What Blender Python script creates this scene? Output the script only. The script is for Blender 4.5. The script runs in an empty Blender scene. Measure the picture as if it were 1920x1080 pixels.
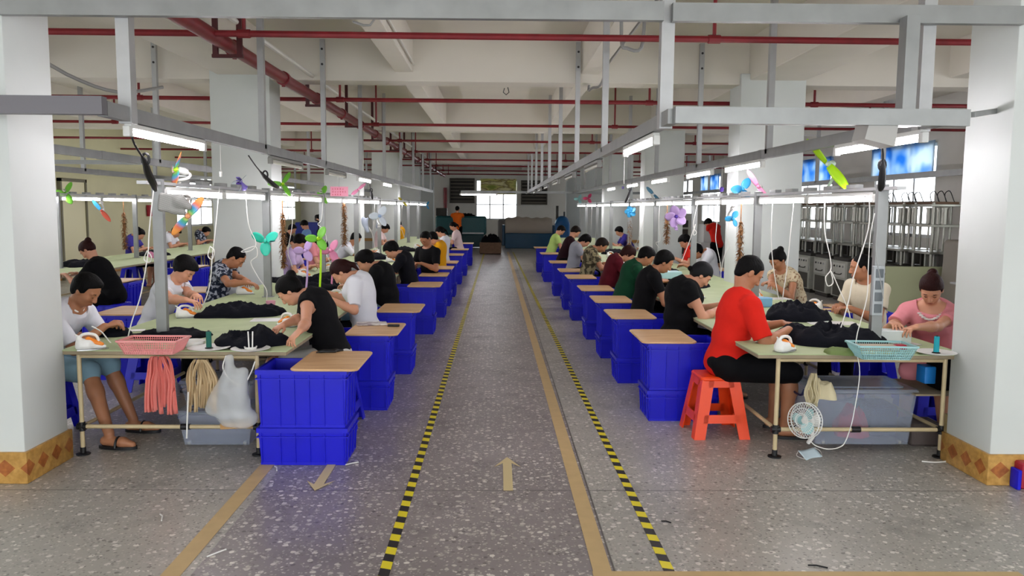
import bpy, bmesh, math, random
import numpy as np
from mathutils import Vector, Matrix

SC = bpy.context.scene
COL = SC.collection
random.seed(7)

# ---------------------------------------------------------------- camera
CAM = Vector((0.0, 0.0, 1.65))
FPX = 1500.0
cam_data = bpy.data.cameras.new('camera')
cam_data.sensor_width = 36.0
cam_data.lens = FPX / 1920.0 * 36.0
cam_data.clip_end = 200
camera = bpy.data.objects.new('camera', cam_data)
COL.objects.link(camera)
_yaw = math.atan(28 / FPX)
_pitch = math.atan(150 / FPX)
_R = (Matrix.Rotation(-_yaw, 4, 'Z') @ Matrix.Rotation(math.pi / 2 - _pitch, 4, 'X') @ Matrix.Rotation(0.0080, 4, 'Z'))
camera.matrix_world = Matrix.Translation(CAM) @ _R
SC.camera = camera

# ---------------------------------------------------------------- world, daylight and exposure
world = bpy.data.worlds.new('daylight')
world.use_nodes = True
_bg = world.node_tree.nodes['Background']
_bg.inputs[0].default_value = (0.93, 0.96, 1.0, 1)
_bg.inputs[1].default_value = 3.1
SC.world = world
SC.view_settings.view_transform = 'Standard'
SC.view_settings.look = 'None'
SC.view_settings.gamma = 1.0
SC.view_settings.exposure = 1.02
SC.view_settings.use_curve_mapping = False
SC.cycles.use_denoising = True
SC.cycles.max_bounces = 6
SC.cycles.diffuse_bounces = 4
SC.cycles.glossy_bounces = 3
SC.cycles.transmission_bounces = 4
SC.cycles.transparent_max_bounces = 8
SC.cycles.sample_clamp_indirect = 6.0
SC.cycles.caustics_reflective = False
SC.cycles.caustics_refractive = False

TUBE_POWER = 19.0          # emission of a lit fluorescent tube

# ---------------------------------------------------------------- measuring helpers (photograph pixel + a known plane -> place in the hall)
def _ray(px, py):
    d = Vector((px - 960.0, -(py - 540.0), -FPX))
    return (_R.to_3x3() @ d).normalized()
def at_y(px, py, y):
    d = _ray(px, py)
    return CAM + d * ((y - CAM.y) / d.y)
def at_z(px, py, z):
    d = _ray(px, py)
    return CAM + d * ((z - CAM.z) / d.z)
def at_x(px, py, x):
    d = _ray(px, py)
    return CAM + d * ((x - CAM.x) / d.x)
# ---------------------------------------------------------------- materials
MATS = {}
def srgb(h):
    if isinstance(h, str):
        h = h.lstrip('#')
        c = [int(h[i:i + 2], 16) / 255 for i in (0, 2, 4)]
    else:
        c = list(h)
    return tuple((x / 12.92 if x <= 0.04045 else ((x + 0.055) / 1.055) ** 2.4) for x in c) + (1.0,)
def mat(name, col='#808080', rough=0.6, metal=0.0, emit=None, estr=0.0, trans=0.0, alpha=1.0, var=0.0, vscale=12.0, bump=0.0, bscale=60.0, col2=None, lo=0.4, hi=0.6, ior=1.45, sheen=0.0, stretch=None, spec=None, sss=0.0, detail=3.0):
    if name in MATS:
        return MATS[name]
    m = bpy.data.materials.new(name)
    m.use_nodes = True
    nt = m.node_tree
    b = nt.nodes['Principled BSDF']
    c = srgb(col)
    b.inputs['Base Color'].default_value = c
    b.inputs['Roughness'].default_value = rough
    b.inputs['Metallic'].default_value = metal
    b.inputs['IOR'].default_value = ior
    b.inputs['Alpha'].default_value = alpha
    b.inputs['Transmission Weight'].default_value = trans
    if sheen:
        b.inputs['Sheen Weight'].default_value = sheen
    if spec is not None:
        b.inputs['Specular IOR Level'].default_value = spec
    if emit:
        b.inputs['Emission Color'].default_value = srgb(emit)
        b.inputs['Emission Strength'].default_value = estr
    if var or bump or col2:
        tc = nt.nodes.new('ShaderNodeTexCoord')
        src = tc.outputs['Object']
        if stretch:
            mp = nt.nodes.new('ShaderNodeMapping')
            mp.inputs['Scale'].default_value = stretch
            nt.links.new(src, mp.inputs['Vector'])
            src = mp.outputs['Vector']
    if var or col2:
        n = nt.nodes.new('ShaderNodeTexNoise')
        n.inputs['Scale'].default_value = vscale
        n.inputs['Detail'].default_value = detail
        nt.links.new(src, n.inputs['Vector'])
        r = nt.nodes.new('ShaderNodeValToRGB')
        r.color_ramp.elements[0].position = lo
        r.color_ramp.elements[1].position = hi
        if col2:
            r.color_ramp.elements[0].color = c
            r.color_ramp.elements[1].color = srgb(col2)
        else:
            r.color_ramp.elements[0].position = 0.3
            r.color_ramp.elements[1].position = 0.7
            r.color_ramp.elements[0].color = tuple(x * (1 - var) for x in c[:3]) + (1,)
            r.color_ramp.elements[1].color = tuple(min(1, x * (1 + var)) for x in c[:3]) + (1,)
        nt.links.new(n.outputs['Fac'], r.inputs['Fac'])
        nt.links.new(r.outputs['Color'], b.inputs['Base Color'])
    if bump:
        n2 = nt.nodes.new('ShaderNodeTexNoise')
        n2.inputs['Scale'].default_value = bscale
        n2.inputs['Detail'].default_value = 4
        nt.links.new(src, n2.inputs['Vector'])
        bp = nt.nodes.new('ShaderNodeBump')
        bp.inputs['Strength'].default_value = bump
        bp.inputs['Distance'].default_value = 0.01
        nt.links.new(n2.outputs['Fac'], bp.inputs['Height'])
        nt.links.new(bp.outputs['Normal'], b.inputs['Normal'])
    MATS[name] = m
    return m

AISLE_L = at_z(365, 1070, 0).x
AISLE_R = at_z(1152, 1070, 0).x
def floor_material():
    m = bpy.data.materials.new('terrazzo')
    m.use_nodes = True
    nt = m.node_tree; N = nt.nodes; L = nt.links
    b = N['Principled BSDF']
    tc = N.new('ShaderNodeTexCoord')
    sep = N.new('ShaderNodeSeparateXYZ'); L.new(tc.outputs['Object'], sep.inputs[0])
    def ramp(fac, e):
        r = N.new('ShaderNodeValToRGB')
        while len(r.color_ramp.elements) < len(e):
            r.color_ramp.elements.new(0.5)
        for el, (p, c) in zip(r.color_ramp.elements, e):
            el.position = p; el.color = srgb(c) if isinstance(c, str) else (c, c, c, 1)
        L.new(fac, r.inputs[0]); return r.outputs[0]
    def mix(f, a, bb):
        x = N.new('ShaderNodeMix'); x.data_type = 'RGBA'
        L.new(f, x.inputs[0]); L.new(a, x.inputs[6]); L.new(bb, x.inputs[7]); return x.outputs[2]
    def math_(op, a, v):
        x = N.new('ShaderNodeMath'); x.operation = op; L.new(a, x.inputs[0])
        if isinstance(v, (int, float)): x.inputs[1].default_value = v
        else: L.new(v, x.inputs[1])
        return x.outputs[0]
    # chips: distorted voronoi cells, each with a random shade
    nz = N.new('ShaderNodeTexNoise'); nz.inputs['Scale'].default_value = 30; L.new(tc.outputs['Object'], nz.inputs['Vector'])
    mx = N.new('ShaderNodeVectorMath'); mx.operation = 'MULTIPLY_ADD'
    L.new(nz.outputs['Color'], mx.inputs[0]); mx.inputs[1].default_value = (0.018, 0.018, 0); L.new(tc.outputs['Object'], mx.inputs[2])
    def chips(scale, thr):
        v = N.new('ShaderNodeTexVoronoi'); v.inputs['Scale'].default_value = scale; L.new(mx.outputs[0], v.inputs['Vector'])
        shape = ramp(v.outputs['Distance'], [(thr, 1.0), (thr + 0.05, 0.0)])
        s2 = N.new('ShaderNodeSeparateColor'); L.new(v.outputs['Color'], s2.inputs[0])
        return shape, s2.outputs[0], s2.outputs[1]
    nb = N.new('ShaderNodeTexNoise'); nb.inputs['Scale'].default_value = 0.9; nb.inputs['Detail'].default_value = 5; L.new(tc.outputs['Object'], nb.inputs['Vector'])
    aisle = ramp(nb.outputs['Fac'], [(0.3, '#7f7778'), (0.7, '#938a8b')])
    side = ramp(nb.outputs['Fac'], [(0.3, '#9b9891'), (0.7, '#b0aca4')])
    # the aisle slab between the brass strips is darker than the slabs at either side
    inl = math_('MULTIPLY', math_('GREATER_THAN', sep.outputs[0], AISLE_L), math_('LESS_THAN', sep.outputs[0], AISLE_R))
    base = mix(inl, side, aisle)
    sh1, ra, rb = chips(25, 0.32)
    pick = math_('GREATER_THAN', ra, 0.38)
    chipcol = ramp(rb, [(0.0, '#a59f99'), (0.45, '#c9c3bd'), (1.0, '#ece6df')])
    c1 = mix(math_('MULTIPLY', math_('MULTIPLY', sh1, pick), 0.85), base, chipcol)
    sh2, rc, rd = chips(62, 0.34)
    c2 = mix(math_('MULTIPLY', math_('MULTIPLY', sh2, math_('GREATER_THAN', rc, 0.2)), 0.75), c1, ramp(rd, [(0.0, '#5a5452'), (0.5, '#a39c96'), (1.0, '#ded8d0')]))
    sh3, re_, rf = chips(26, 0.26)
    c3 = mix(math_('MULTIPLY', math_('MULTIPLY', sh3, math_('GREATER_THAN', re_, 0.86)), 0.6), c2, ramp(rf, [(0.0, '#3f3a38'), (1.0, '#5c5450')]))
    # thin seams of the slabs, about 3 m apart along the hall
    ys = math_('FRACT', math_('DIVIDE', math_('ADD', sep.outputs[1], -4.55 + 30.0), 3.0), 0)
    seam = math_('LESS_THAN', ys, 0.003)
    xs1 = math_('LESS_THAN', math_('ABSOLUTE', math_('ADD', sep.outputs[0], -AISLE_R), 0), 0.005)
    seam = math_('MAXIMUM', seam, xs1)
    dark = N.new('ShaderNodeRGB'); dark.outputs[0].default_value = srgb('#3e3b39')
    c4 = mix(math_('MULTIPLY', seam, 0.8), c3, dark.outputs[0])
    # scattered scuffs
    nd = N.new('ShaderNodeTexNoise'); nd.inputs['Scale'].default_value = 3.1; nd.inputs['Detail'].default_value = 8; L.new(tc.outputs['Object'], nd.inputs['Vector'])
    dirt = ramp(nd.outputs['Fac'], [(0.58, 0.0), (0.75, 0.35)])
    c5 = mix(dirt, c4, dark.outputs[0])
    L.new(c5, b.inputs['Base Color'])
    L.new(ramp(nd.outputs['Fac'], [(0.3, 0.30), (0.75, 0.42)]), b.inputs['Roughness'])
    return m

def stripes_material(name, a, bcol, period, slant):
    m = bpy.data.materials.new(name); m.use_nodes = True
    nt = m.node_tree; N = nt.nodes; L = nt.links
    b = N['Principled BSDF']; b.inputs['Roughness'].default_value = 0.45
    tc = N.new('ShaderNodeTexCoord'); sp = N.new('ShaderNodeSeparateXYZ'); L.new(tc.outputs['Object'], sp.inputs[0])
    k = N.new('ShaderNodeMath'); k.operation = 'MULTIPLY_ADD'; L.new(sp.outputs[0], k.inputs[0]); k.inputs[1].default_value = slant; L.new(sp.outputs[1], k.inputs[2])
    d = N.new('ShaderNodeMath'); d.operation = 'DIVIDE'; L.new(k.outputs[0], d.inputs[0]); d.inputs[1].default_value = period
    f = N.new('ShaderNodeMath'); f.operation = 'FRACT'; L.new(d.outputs[0], f.inputs[0])
    g = N.new('ShaderNodeMath'); g.operation = 'GREATER_THAN'; L.new(f.outputs[0], g.inputs[0]); g.inputs[1].default_value = 0.5
    x = N.new('ShaderNodeMix'); x.data_type = 'RGBA'; L.new(g.outputs[0], x.inputs[0]); x.inputs[6].default_value = srgb(a); x.inputs[7].default_value = srgb(bcol)
    L.new(x.outputs[2], b.inputs['Base Color'])
    return m

def wood_material(name, c1, c2, scale=(3.0, 40.0, 40.0), rough=0.45):
    m = bpy.data.materials.new(name); m.use_nodes = True
    nt = m.node_tree; N = nt.nodes; L = nt.links
    b = N['Principled BSDF']; b.inputs['Roughness'].default_value = rough
    tc = N.new('ShaderNodeTexCoord'); mp = N.new('ShaderNodeMapping'); mp.inputs['Scale'].default_value = scale
    L.new(tc.outputs['Object'], mp.inputs[0])
    n = N.new('ShaderNodeTexNoise'); n.inputs['Scale'].default_value = 1.0; n.inputs['Detail'].default_value = 6; n.inputs['Distortion'].default_value = 0.6
    L.new(mp.outputs[0], n.inputs['Vector'])
    r = N.new('ShaderNodeValToRGB'); r.color_ramp.elements[0].position = 0.35; r.color_ramp.elements[1].position = 0.65
    r.color_ramp.elements[0].color = srgb(c1); r.color_ramp.elements[1].color = srgb(c2)
    L.new(n.outputs['Fac'], r.inputs[0]); L.new(r.outputs[0], b.inputs['Base Color'])
    return m

M_WALL = mat('white_plaster', '#dedbd4', 0.75, var=0.04, vscale=2.0, bump=0.05, bscale=40)
M_CEIL = mat('ceiling_paint', '#d9d4c9', 0.8, var=0.04, vscale=1.2)
M_COLM = mat('column_paint', '#ced3d0', 0.6, var=0.04, vscale=1.7, bump=0.04, bscale=25)
M_GWALL = mat('green_wall_paint', '#d6d4ae', 0.7, var=0.05, vscale=1.0)
M_STEEL = mat('galvanised_steel', '#8e908f', 0.42, 0.55, var=0.10, vscale=6.0)
M_STEEL2 = mat('pale_steel', '#aaabab', 0.4, 0.45, var=0.06, vscale=9.0)
M_RED = mat('red_pipe_paint', '#7d1f26', 0.42, var=0.15, vscale=8)
M_DRED = mat('dark_red_iron', '#471417', 0.5)
M_COND = mat('grey_conduit', '#8d8d8b', 0.5)
M_WCOND = mat('white_conduit', '#d8d6cf', 0.5)
M_TUBE = mat('lit_tube', '#ffffff', 0.5, emit='#fff8ff', estr=TUBE_POWER)
M_FIX = mat('lamp_housing', '#d3d4d0', 0.4)
M_FIXD = mat('lamp_socket_grey', '#84847f', 0.5)
M_OFFT = mat('unlit_tube', '#dcdccf', 0.25)
M_BLUE = mat('blue_plastic', '#1212c8', 0.42, var=0.08, vscale=3.0)
M_BOARD = wood_material('beech_board', '#c79b6c', '#dcb88d', (3.0, 28.0, 28.0), 0.4)
M_MAT = mat('pale_green_table_mat', '#aab78c', 0.65, var=0.07, vscale=5.0)
M_EDGE = mat('table_underside_wood', '#93856d', 0.7, var=0.1)
M_PIPE = mat('cream_pipe', '#c9b790', 0.45, var=0.05)
M_BLKP = mat('black_plastic', '#151517', 0.45)
M_BLKC = mat('black_cloth', '#060609', 0.95, bump=0.25, bscale=45, spec=.15)
M_NAVY = mat('navy_cloth', '#090b14', 0.9, bump=0.35, bscale=30, spec=.2)
M_SKIN = mat('skin_light', '#c68f72', 0.5, var=0.05, vscale=9)
M_SKIN2 = mat('skin_tan', '#a97353', 0.5, var=0.05, vscale=9)
M_SKIN3 = mat('skin_brown', '#8a5a40', 0.5, var=0.05, vscale=9)
M_HAIR = mat('black_hair', '#050404', 0.62, spec=.12, bump=0.6, bscale=120, stretch=(1, 1, 0.25))
M_HAIRR = mat('reddish_hair', '#260c0a', 0.6, spec=.15, bump=0.6, bscale=120, stretch=(1, 1, 0.25))
M_HAIRB = mat('brown_hair', '#160d08', 0.6, spec=.15, bump=0.5, bscale=110, stretch=(1, 1, 0.25))
M_EYE = mat('dark_eye', '#120c0a', 0.2)
M_LIP = mat('lip', '#8d4c42', 0.5)
M_CORDW = mat('white_cord', '#e6e5e0', 0.5)
M_WHITE = mat('white_plastic', '#e4e4e0', 0.35)
M_GREYP = mat('grey_plastic', '#9b9d9c', 0.45)
M_ORANGE = mat('orange_plastic', '#ef4712', 0.4)
M_AMBER = mat('amber_plastic', '#e0922e', 0.3)
M_PINKP = mat('pink_plastic', '#e89a98', 0.45)
M_CYANP = mat('pale_blue_plastic', '#9cc9cb', 0.45)
M_TAN = mat('tan_tape', '#c4a877', 0.5, var=0.05)
M_KHAKI = mat('cream_arrow_tape', '#cdbb8c', 0.6)
# ---------------------------------------------------------------- mesh building
class MB:
    """collects shapes; build() links them as one mesh object"""
    def __init__(s):
        s.v = []; s.f = []; s.m = []; s.mi = 0
    def poly(s, vs, fs):
        o = len(s.v)
        s.v.extend([tuple(v) for v in vs])
        for f in fs:
            s.f.append([i + o for i in f]); s.m.append(s.mi)
        return s
    def box(s, x0, y0, z0, x1, y1, z1, M=None):
        vs = [Vector(p) for p in ((x0, y0, z0), (x1, y0, z0), (x1, y1, z0), (x0, y1, z0), (x0, y0, z1), (x1, y0, z1), (x1, y1, z1), (x0, y1, z1))]
        if M is not None:
            vs = [M @ v for v in vs]
        return s.poly(vs, [(0, 3, 2, 1), (4, 5, 6, 7), (0, 1, 5, 4), (1, 2, 6, 5), (2, 3, 7, 6), (3, 0, 4, 7)])
    def bbox(s, x0, y0, z0, x1, y1, z1, b=0.01, M=None, seg=2):
        """box with rounded edges (vertical corners rounded, top and bottom chamfered)"""
        def ring(z, ins):
            r = []
            for cx, cy, a0 in ((x1 - b, y1 - b, 0), (x0 + b, y1 - b, 90), (x0 + b, y0 + b, 180), (x1 - b, y0 + b, 270)):
                for k in range(seg + 1):
                    a = math.radians(a0 + 90 * k / seg)
                    r.append(Vector((cx + (b - ins) * math.cos(a), cy + (b - ins) * math.sin(a), z)))
            return r
        c = min(b * 0.5, (z1 - z0) * 0.3)
        rings = [ring(z0, c), ring(z0 + c, 0), ring(z1 - c, 0), ring(z1, c)]
        n = len(rings[0]); vs = [p for r in rings for p in r]
        if M is not None:
            vs = [M @ v for v in vs]
        fs = [tuple(reversed(range(n))), tuple(range(3 * n, 4 * n))]
        for k in range(3):
            for i in range(n):
                j = (i + 1) % n
                fs.append((k * n + i, k * n + j, (k + 1) * n + j, (k + 1) * n + i))
        return s.poly(vs, fs)
    def bar(s, a, b, w, h, up=(0, 0, 1)):
        """rectangular bar from a to b"""
        a = Vector(a); b = Vector(b); d = (b - a); L = d.length; d.normalize()
        u = Vector(up)
        if abs(d.dot(u)) > 0.99: u = Vector((0, 1, 0))
        x = d.cross(u).normalized(); u = x.cross(d)
        M = Matrix((x, d, u)).transposed().to_4x4(); M.translation = a
        return s.box(-w / 2, 0, -h / 2, w / 2, L, h / 2, M)
    def tube(s, pts, r, n=8, cap=True, closed=False):
        pts = [Vector(p) for p in pts]
        rs = r if isinstance(r, (list, tuple)) else [r] * len(pts)
        m = len(pts); vs = []; prev = None
        for i, p in enumerate(pts):
            if closed: d = pts[(i + 1) % m] - pts[i - 1]
            else: d = pts[min(i + 1, m - 1)] - pts[max(i - 1, 0)]
            if d.length < 1e-9: d = Vector((0, 0, 1))
            d.normalize()
            if prev is None:
                u = Vector((0, 0, 1)) if abs(d.z) < 0.9 else Vector((1, 0, 0))
            else: u = prev
            x = d.cross(u)
            if x.length < 1e-6: x = d.cross(Vector((0, 1, 0.3)))
            x.normalize(); u = x.cross(d).normalized(); prev = u
            for k in range(n):
                a = 2 * math.pi * k / n
                vs.append(p + (x * math.cos(a) + u * math.sin(a)) * rs[i])
        fs = []
        for i in range(m if closed else m - 1):
            j = (i + 1) % m
            for k in range(n):
                l = (k + 1) % n
                fs.append((i * n + k, i * n + l, j * n + l, j * n + k))
        if cap and not closed:
            fs.append(tuple(reversed(range(n)))); fs.append(tuple(range((m - 1) * n, m * n)))
        return s.poly(vs, fs)
    def lathe(s, prof, c=(0, 0, 0), n=20, M=None):
        """prof: (radius, z) list turned round the z axis"""
        vs = []; fs = []; c = Vector(c)
        for r, z in prof:
            for k in range(n):
                a = 2 * math.pi * k / n
                v = Vector((r * math.cos(a), r * math.sin(a), z))
                vs.append((M @ v if M is not None else v) + c)
        for i in range(len(prof) - 1):
            for k in range(n):
                l = (k + 1) % n
                fs.append((i * n + k, i * n + l, (i + 1) * n + l, (i + 1) * n + k))
        if prof[0][0] > 1e-5: fs.append(tuple(reversed(range(n))))
        if prof[-1][0] > 1e-5: fs.append(tuple(range((len(prof) - 1) * n, len(prof) * n)))
        return s.poly(vs, fs)
    def prism(s, outline, z0, z1, M=None):
        n = len(outline)
        vs = [Vector((x, y, z0)) for x, y in outline] + [Vector((x, y, z1)) for x, y in outline]
        if M is not None: vs = [M @ v for v in vs]
        fs = [tuple(reversed(range(n))), tuple(range(n, 2 * n))]
        for i in range(n):
            j = (i + 1) % n
            fs.append((i, j, n + j, n + i))
        return s.poly(vs, fs)
    def grid(s, nx, ny, fn):
        vs = [fn(i / nx, j / ny) for j in range(ny + 1) for i in range(nx + 1)]
        fs = [(j * (nx + 1) + i, j * (nx + 1) + i + 1, (j + 1) * (nx + 1) + i + 1, (j + 1) * (nx + 1) + i) for j in range(ny) for i in range(nx)]
        return s.poly(vs, fs)
    def mesh(s, name, mats, smooth=True):
        me = bpy.data.meshes.new(name)
        me.from_pydata(s.v, [], s.f)
        for m in (mats if isinstance(mats, (list, tuple)) else [mats]): me.materials.append(m)
        if any(s.m): me.polygons.foreach_set('material_index', s.m)
        if smooth:
            me.polygons.foreach_set('use_smooth', [True] * len(me.polygons))
            try: me.set_sharp_from_angle(angle=math.radians(38))
            except Exception: pass
        me.update()
        return me
    def build(s, name, mats, parent=None, loc=None, rz=0.0, smooth=True):
        me = s.mesh(name, mats, smooth)
        return link(name, me, parent, loc, rz)

def link(name, me, parent=None, loc=None, rz=0.0):
    o = bpy.data.objects.new(name, me)
    COL.objects.link(o)
    if parent is not None: o.parent = parent
    if loc is not None: o.location = loc
    if rz: o.rotation_euler = (0, 0, rz)
    return o
def tag(o, label, cat, group=None, kind=None):
    o['label'] = label; o['category'] = cat
    if group: o['group'] = group
    if kind: o['kind'] = kind
    return o
def struct(o, label=None):
    o['kind'] = 'structure'
    if label: o['label'] = label
    return o
def empty(name, loc=(0, 0, 0), rz=0.0, label=None, cat=None, group=None):
    o = bpy.data.objects.new(name, None)
    o.empty_display_size = 0.1
    COL.objects.link(o); o.location = loc; o.rotation_euler = (0, 0, rz)
    if label: tag(o, label, cat, group)
    return o
_KIDS = {}
def dup(root, loc=None, rz=None, label=None, group=None):
    """copy of a thing, its parts and their sub-parts (sharing mesh data)"""
    if not _KIDS.get(root.name):
        ks = [o for o in COL.objects if o.parent is root]
        _KIDS[root.name] = [(k, [g for g in COL.objects if g.parent is k]) for k in ks]
    r = root.copy(); COL.objects.link(r)
    if loc is not None: r.location = loc
    if rz is not None: r.rotation_euler = (0, 0, rz)
    if label: r['label'] = label
    if group: r['group'] = group
    for k, gs in _KIDS[root.name]:
        c = k.copy(); COL.objects.link(c); c.parent = r
        for g in gs:
            d = g.copy(); COL.objects.link(d); d.parent = c
    return r
ORD = ['first', 'second', 'third', 'fourth', 'fifth', 'sixth', 'seventh', 'eighth', 'ninth', 'tenth', 'eleventh', 'twelfth', 'thirteenth', 'fourteenth', 'fifteenth', 'sixteenth', 'seventeenth', 'eighteenth', 'nineteenth', 'twentieth']
def catmull(pts, n=6):
    pts = [Vector(p) for p in pts]; out = []
    for i in range(len(pts) - 1):
        p0 = pts[max(i - 1, 0)]; p1 = pts[i]; p2 = pts[i + 1]; p3 = pts[min(i + 2, len(pts) - 1)]
        for k in range(n):
            t = k / n
            out.append(0.5 * ((2 * p1) + (p2 - p0) * t + (2 * p0 - 5 * p1 + 4 * p2 - p3) * t * t + (3 * p1 - p0 - 3 * p2 + p3) * t ** 3))
    out.append(pts[-1])
    return out

# ---------------------------------------------------------------- organic shapes: blended distance field turned into one surface
def fold_noise(P, seed, freq=18.0):
    """soft folds: warped sines, about -1..1"""
    rs = np.random.RandomState(seed)
    out = np.zeros(P[0].shape, np.float32)
    for k in range(4):
        a = rs.normal(size=3); a /= np.linalg.norm(a)
        b = rs.normal(size=3); b /= np.linalg.norm(b)
        fr = freq * (0.6 + 0.5 * k)
        w = 1.3 * np.sin((b[0] * P[0] + b[1] * P[1] + b[2] * P[2]) * fr * 0.6 + rs.rand() * 6)
        out += (np.sin((a[0] * P[0] + a[1] * P[1] + a[2] * P[2]) * fr + w + rs.rand() * 6) / (1.2 + 0.5 * k)).astype(np.float32)
    return out / 2.0

class Field:
    def __init__(s, h=0.006):
        s.h = h; s.p = []
    # a primitive is (kind, lo, hi, fn(P)->distance, blend, op)
    def _add(s, lo, hi, fn, k, op):
        s.p.append((np.array(lo, float), np.array(hi, float), fn, k, op)); return s
    def cone(s, a, b, ra, rb=None, k=0.02, op='u'):
        a = np.array(a, float); b = np.array(b, float); rb = ra if rb is None else rb
        ab = b - a; L2 = float(ab @ ab) + 1e-12
        def fn(P):
            t = ((P[0] - a[0]) * ab[0] + (P[1] - a[1]) * ab[1] + (P[2] - a[2]) * ab[2]) / L2
            t = np.clip(t, 0, 1)
            dx = P[0] - a[0] - t * ab[0]; dy = P[1] - a[1] - t * ab[1]; dz = P[2] - a[2] - t * ab[2]
            return np.sqrt(dx * dx + dy * dy + dz * dz) - (ra + (rb - ra) * t)
        r = max(ra, rb)
        return s._add(np.minimum(a, b) - r, np.maximum(a, b) + r, fn, k, op)
    def ball(s, c, r, k=0.02, op='u'):
        return s.cone(c, c, r, r, k, op)
    def ell(s, c, axes, rad, k=0.02, op='u'):
        """ellipsoid with axis directions axes (3 unit vectors) and radii rad"""
        c = np.array(c, float); A = np.array(axes, float); rad = np.array(rad, float)
        def fn(P):
            q = [P[i] - c[i] for i in range(3)]
            l = [(A[j][0] * q[0] + A[j][1] * q[1] + A[j][2] * q[2]) for j in range(3)]
            k0 = np.sqrt(sum((l[j] / rad[j]) ** 2 for j in range(3)))
            k1 = np.sqrt(sum((l[j] / rad[j] ** 2) ** 2 for j in range(3))) + 1e-9
            return k0 * (k0 - 1.0) / k1
        r = rad.max()
        return s._add(c - r, c + r, fn, k, op)
    def box(s, c, axes, half, r=0.01, k=0.01, op='u'):
        c = np.array(c, float); A = np.array(axes, float); half = np.array(half, float)
        def fn(P):
            q = [P[i] - c[i] for i in range(3)]
            l = [np.abs(A[j][0] * q[0] + A[j][1] * q[1] + A[j][2] * q[2]) - (half[j] - r) for j in range(3)]
            o = np.sqrt(sum(np.maximum(x, 0) ** 2 for x in l))
            return o + np.minimum(np.maximum(np.maximum(l[0], l[1]), l[2]), 0) - r
        R = float(np.linalg.norm(half))
        return s._add(c - R, c + R, fn, k, op)
    def cut(s, fn):
        """keep only where fn(P) <= 0 (applied over the whole field)"""
        s.p.append((None, None, fn, 0.0, 'cut')); return s
    def folds(s, amp, seed, freq=18.0):
        s.p.append((None, None, lambda P: fold_noise(P, seed, freq) * amp, 0.0, 'add')); return s
    def mesh(s, name, mats, T=None):
        h = s.h
        los = [p[0] for p in s.p if p[4] == 'u']; his = [p[1] for p in s.p if p[4] == 'u']
        lo = np.min(los, 0) - 3 * h; hi = np.max(his, 0) + 3 * h
        n = np.ceil((hi - lo) / h).astype(int) + 1
        ax = [(lo[i] + h * np.arange(n[i])).astype(np.float32) for i in range(3)]
        D = np.full(tuple(n), 0.15, np.float32)
        for plo, phi, fn, k, op in s.p:
            if plo is None:
                P = (ax[0][:, None, None], ax[1][None, :, None], ax[2][None, None, :])
                P = np.broadcast_arrays(*P)
                m = np.abs(D) < 4 * h + 0.02
                Pm = (P[0][m], P[1][m], P[2][m])
                if op == 'cut': D[m] = np.maximum(D[m], fn(Pm))
                else: D[m] = D[m] + fn(Pm)
                if op == 'cut':
                    m2 = D <= -(4 * h + 0.02)
                    if m2.any():
                        D[m2] = np.maximum(D[m2], fn((P[0][m2], P[1][m2], P[2][m2])))
                continue
            pad = k + 3 * h + 0.015
            i0 = np.clip(np.floor((plo - pad - lo) / h).astype(int), 0, n - 1)
            i1 = np.clip(np.ceil((phi + pad - lo) / h).astype(int) + 1, 1, n)
            sl = tuple(slice(i0[i], i1[i]) for i in range(3))
            P = (ax[0][sl[0]][:, None, None], ax[1][sl[1]][None, :, None], ax[2][sl[2]][None, None, :])
            d = fn(P).astype(np.float32); a = D[sl]
            if op == 'u':
                if k > 0:
                    hh = np.maximum(k - np.abs(a - d), 0) / k
                    D[sl] = np.minimum(a, d) - hh * hh * k * 0.25
                else: D[sl] = np.minimum(a, d)
            else:
                hh = np.maximum(k - np.abs(a + d), 0) / max(k, 1e-6)
                D[sl] = np.maximum(a, -d) + hh * hh * k * 0.25
        return surface(D, lo, h, name, mats, T)

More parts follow.
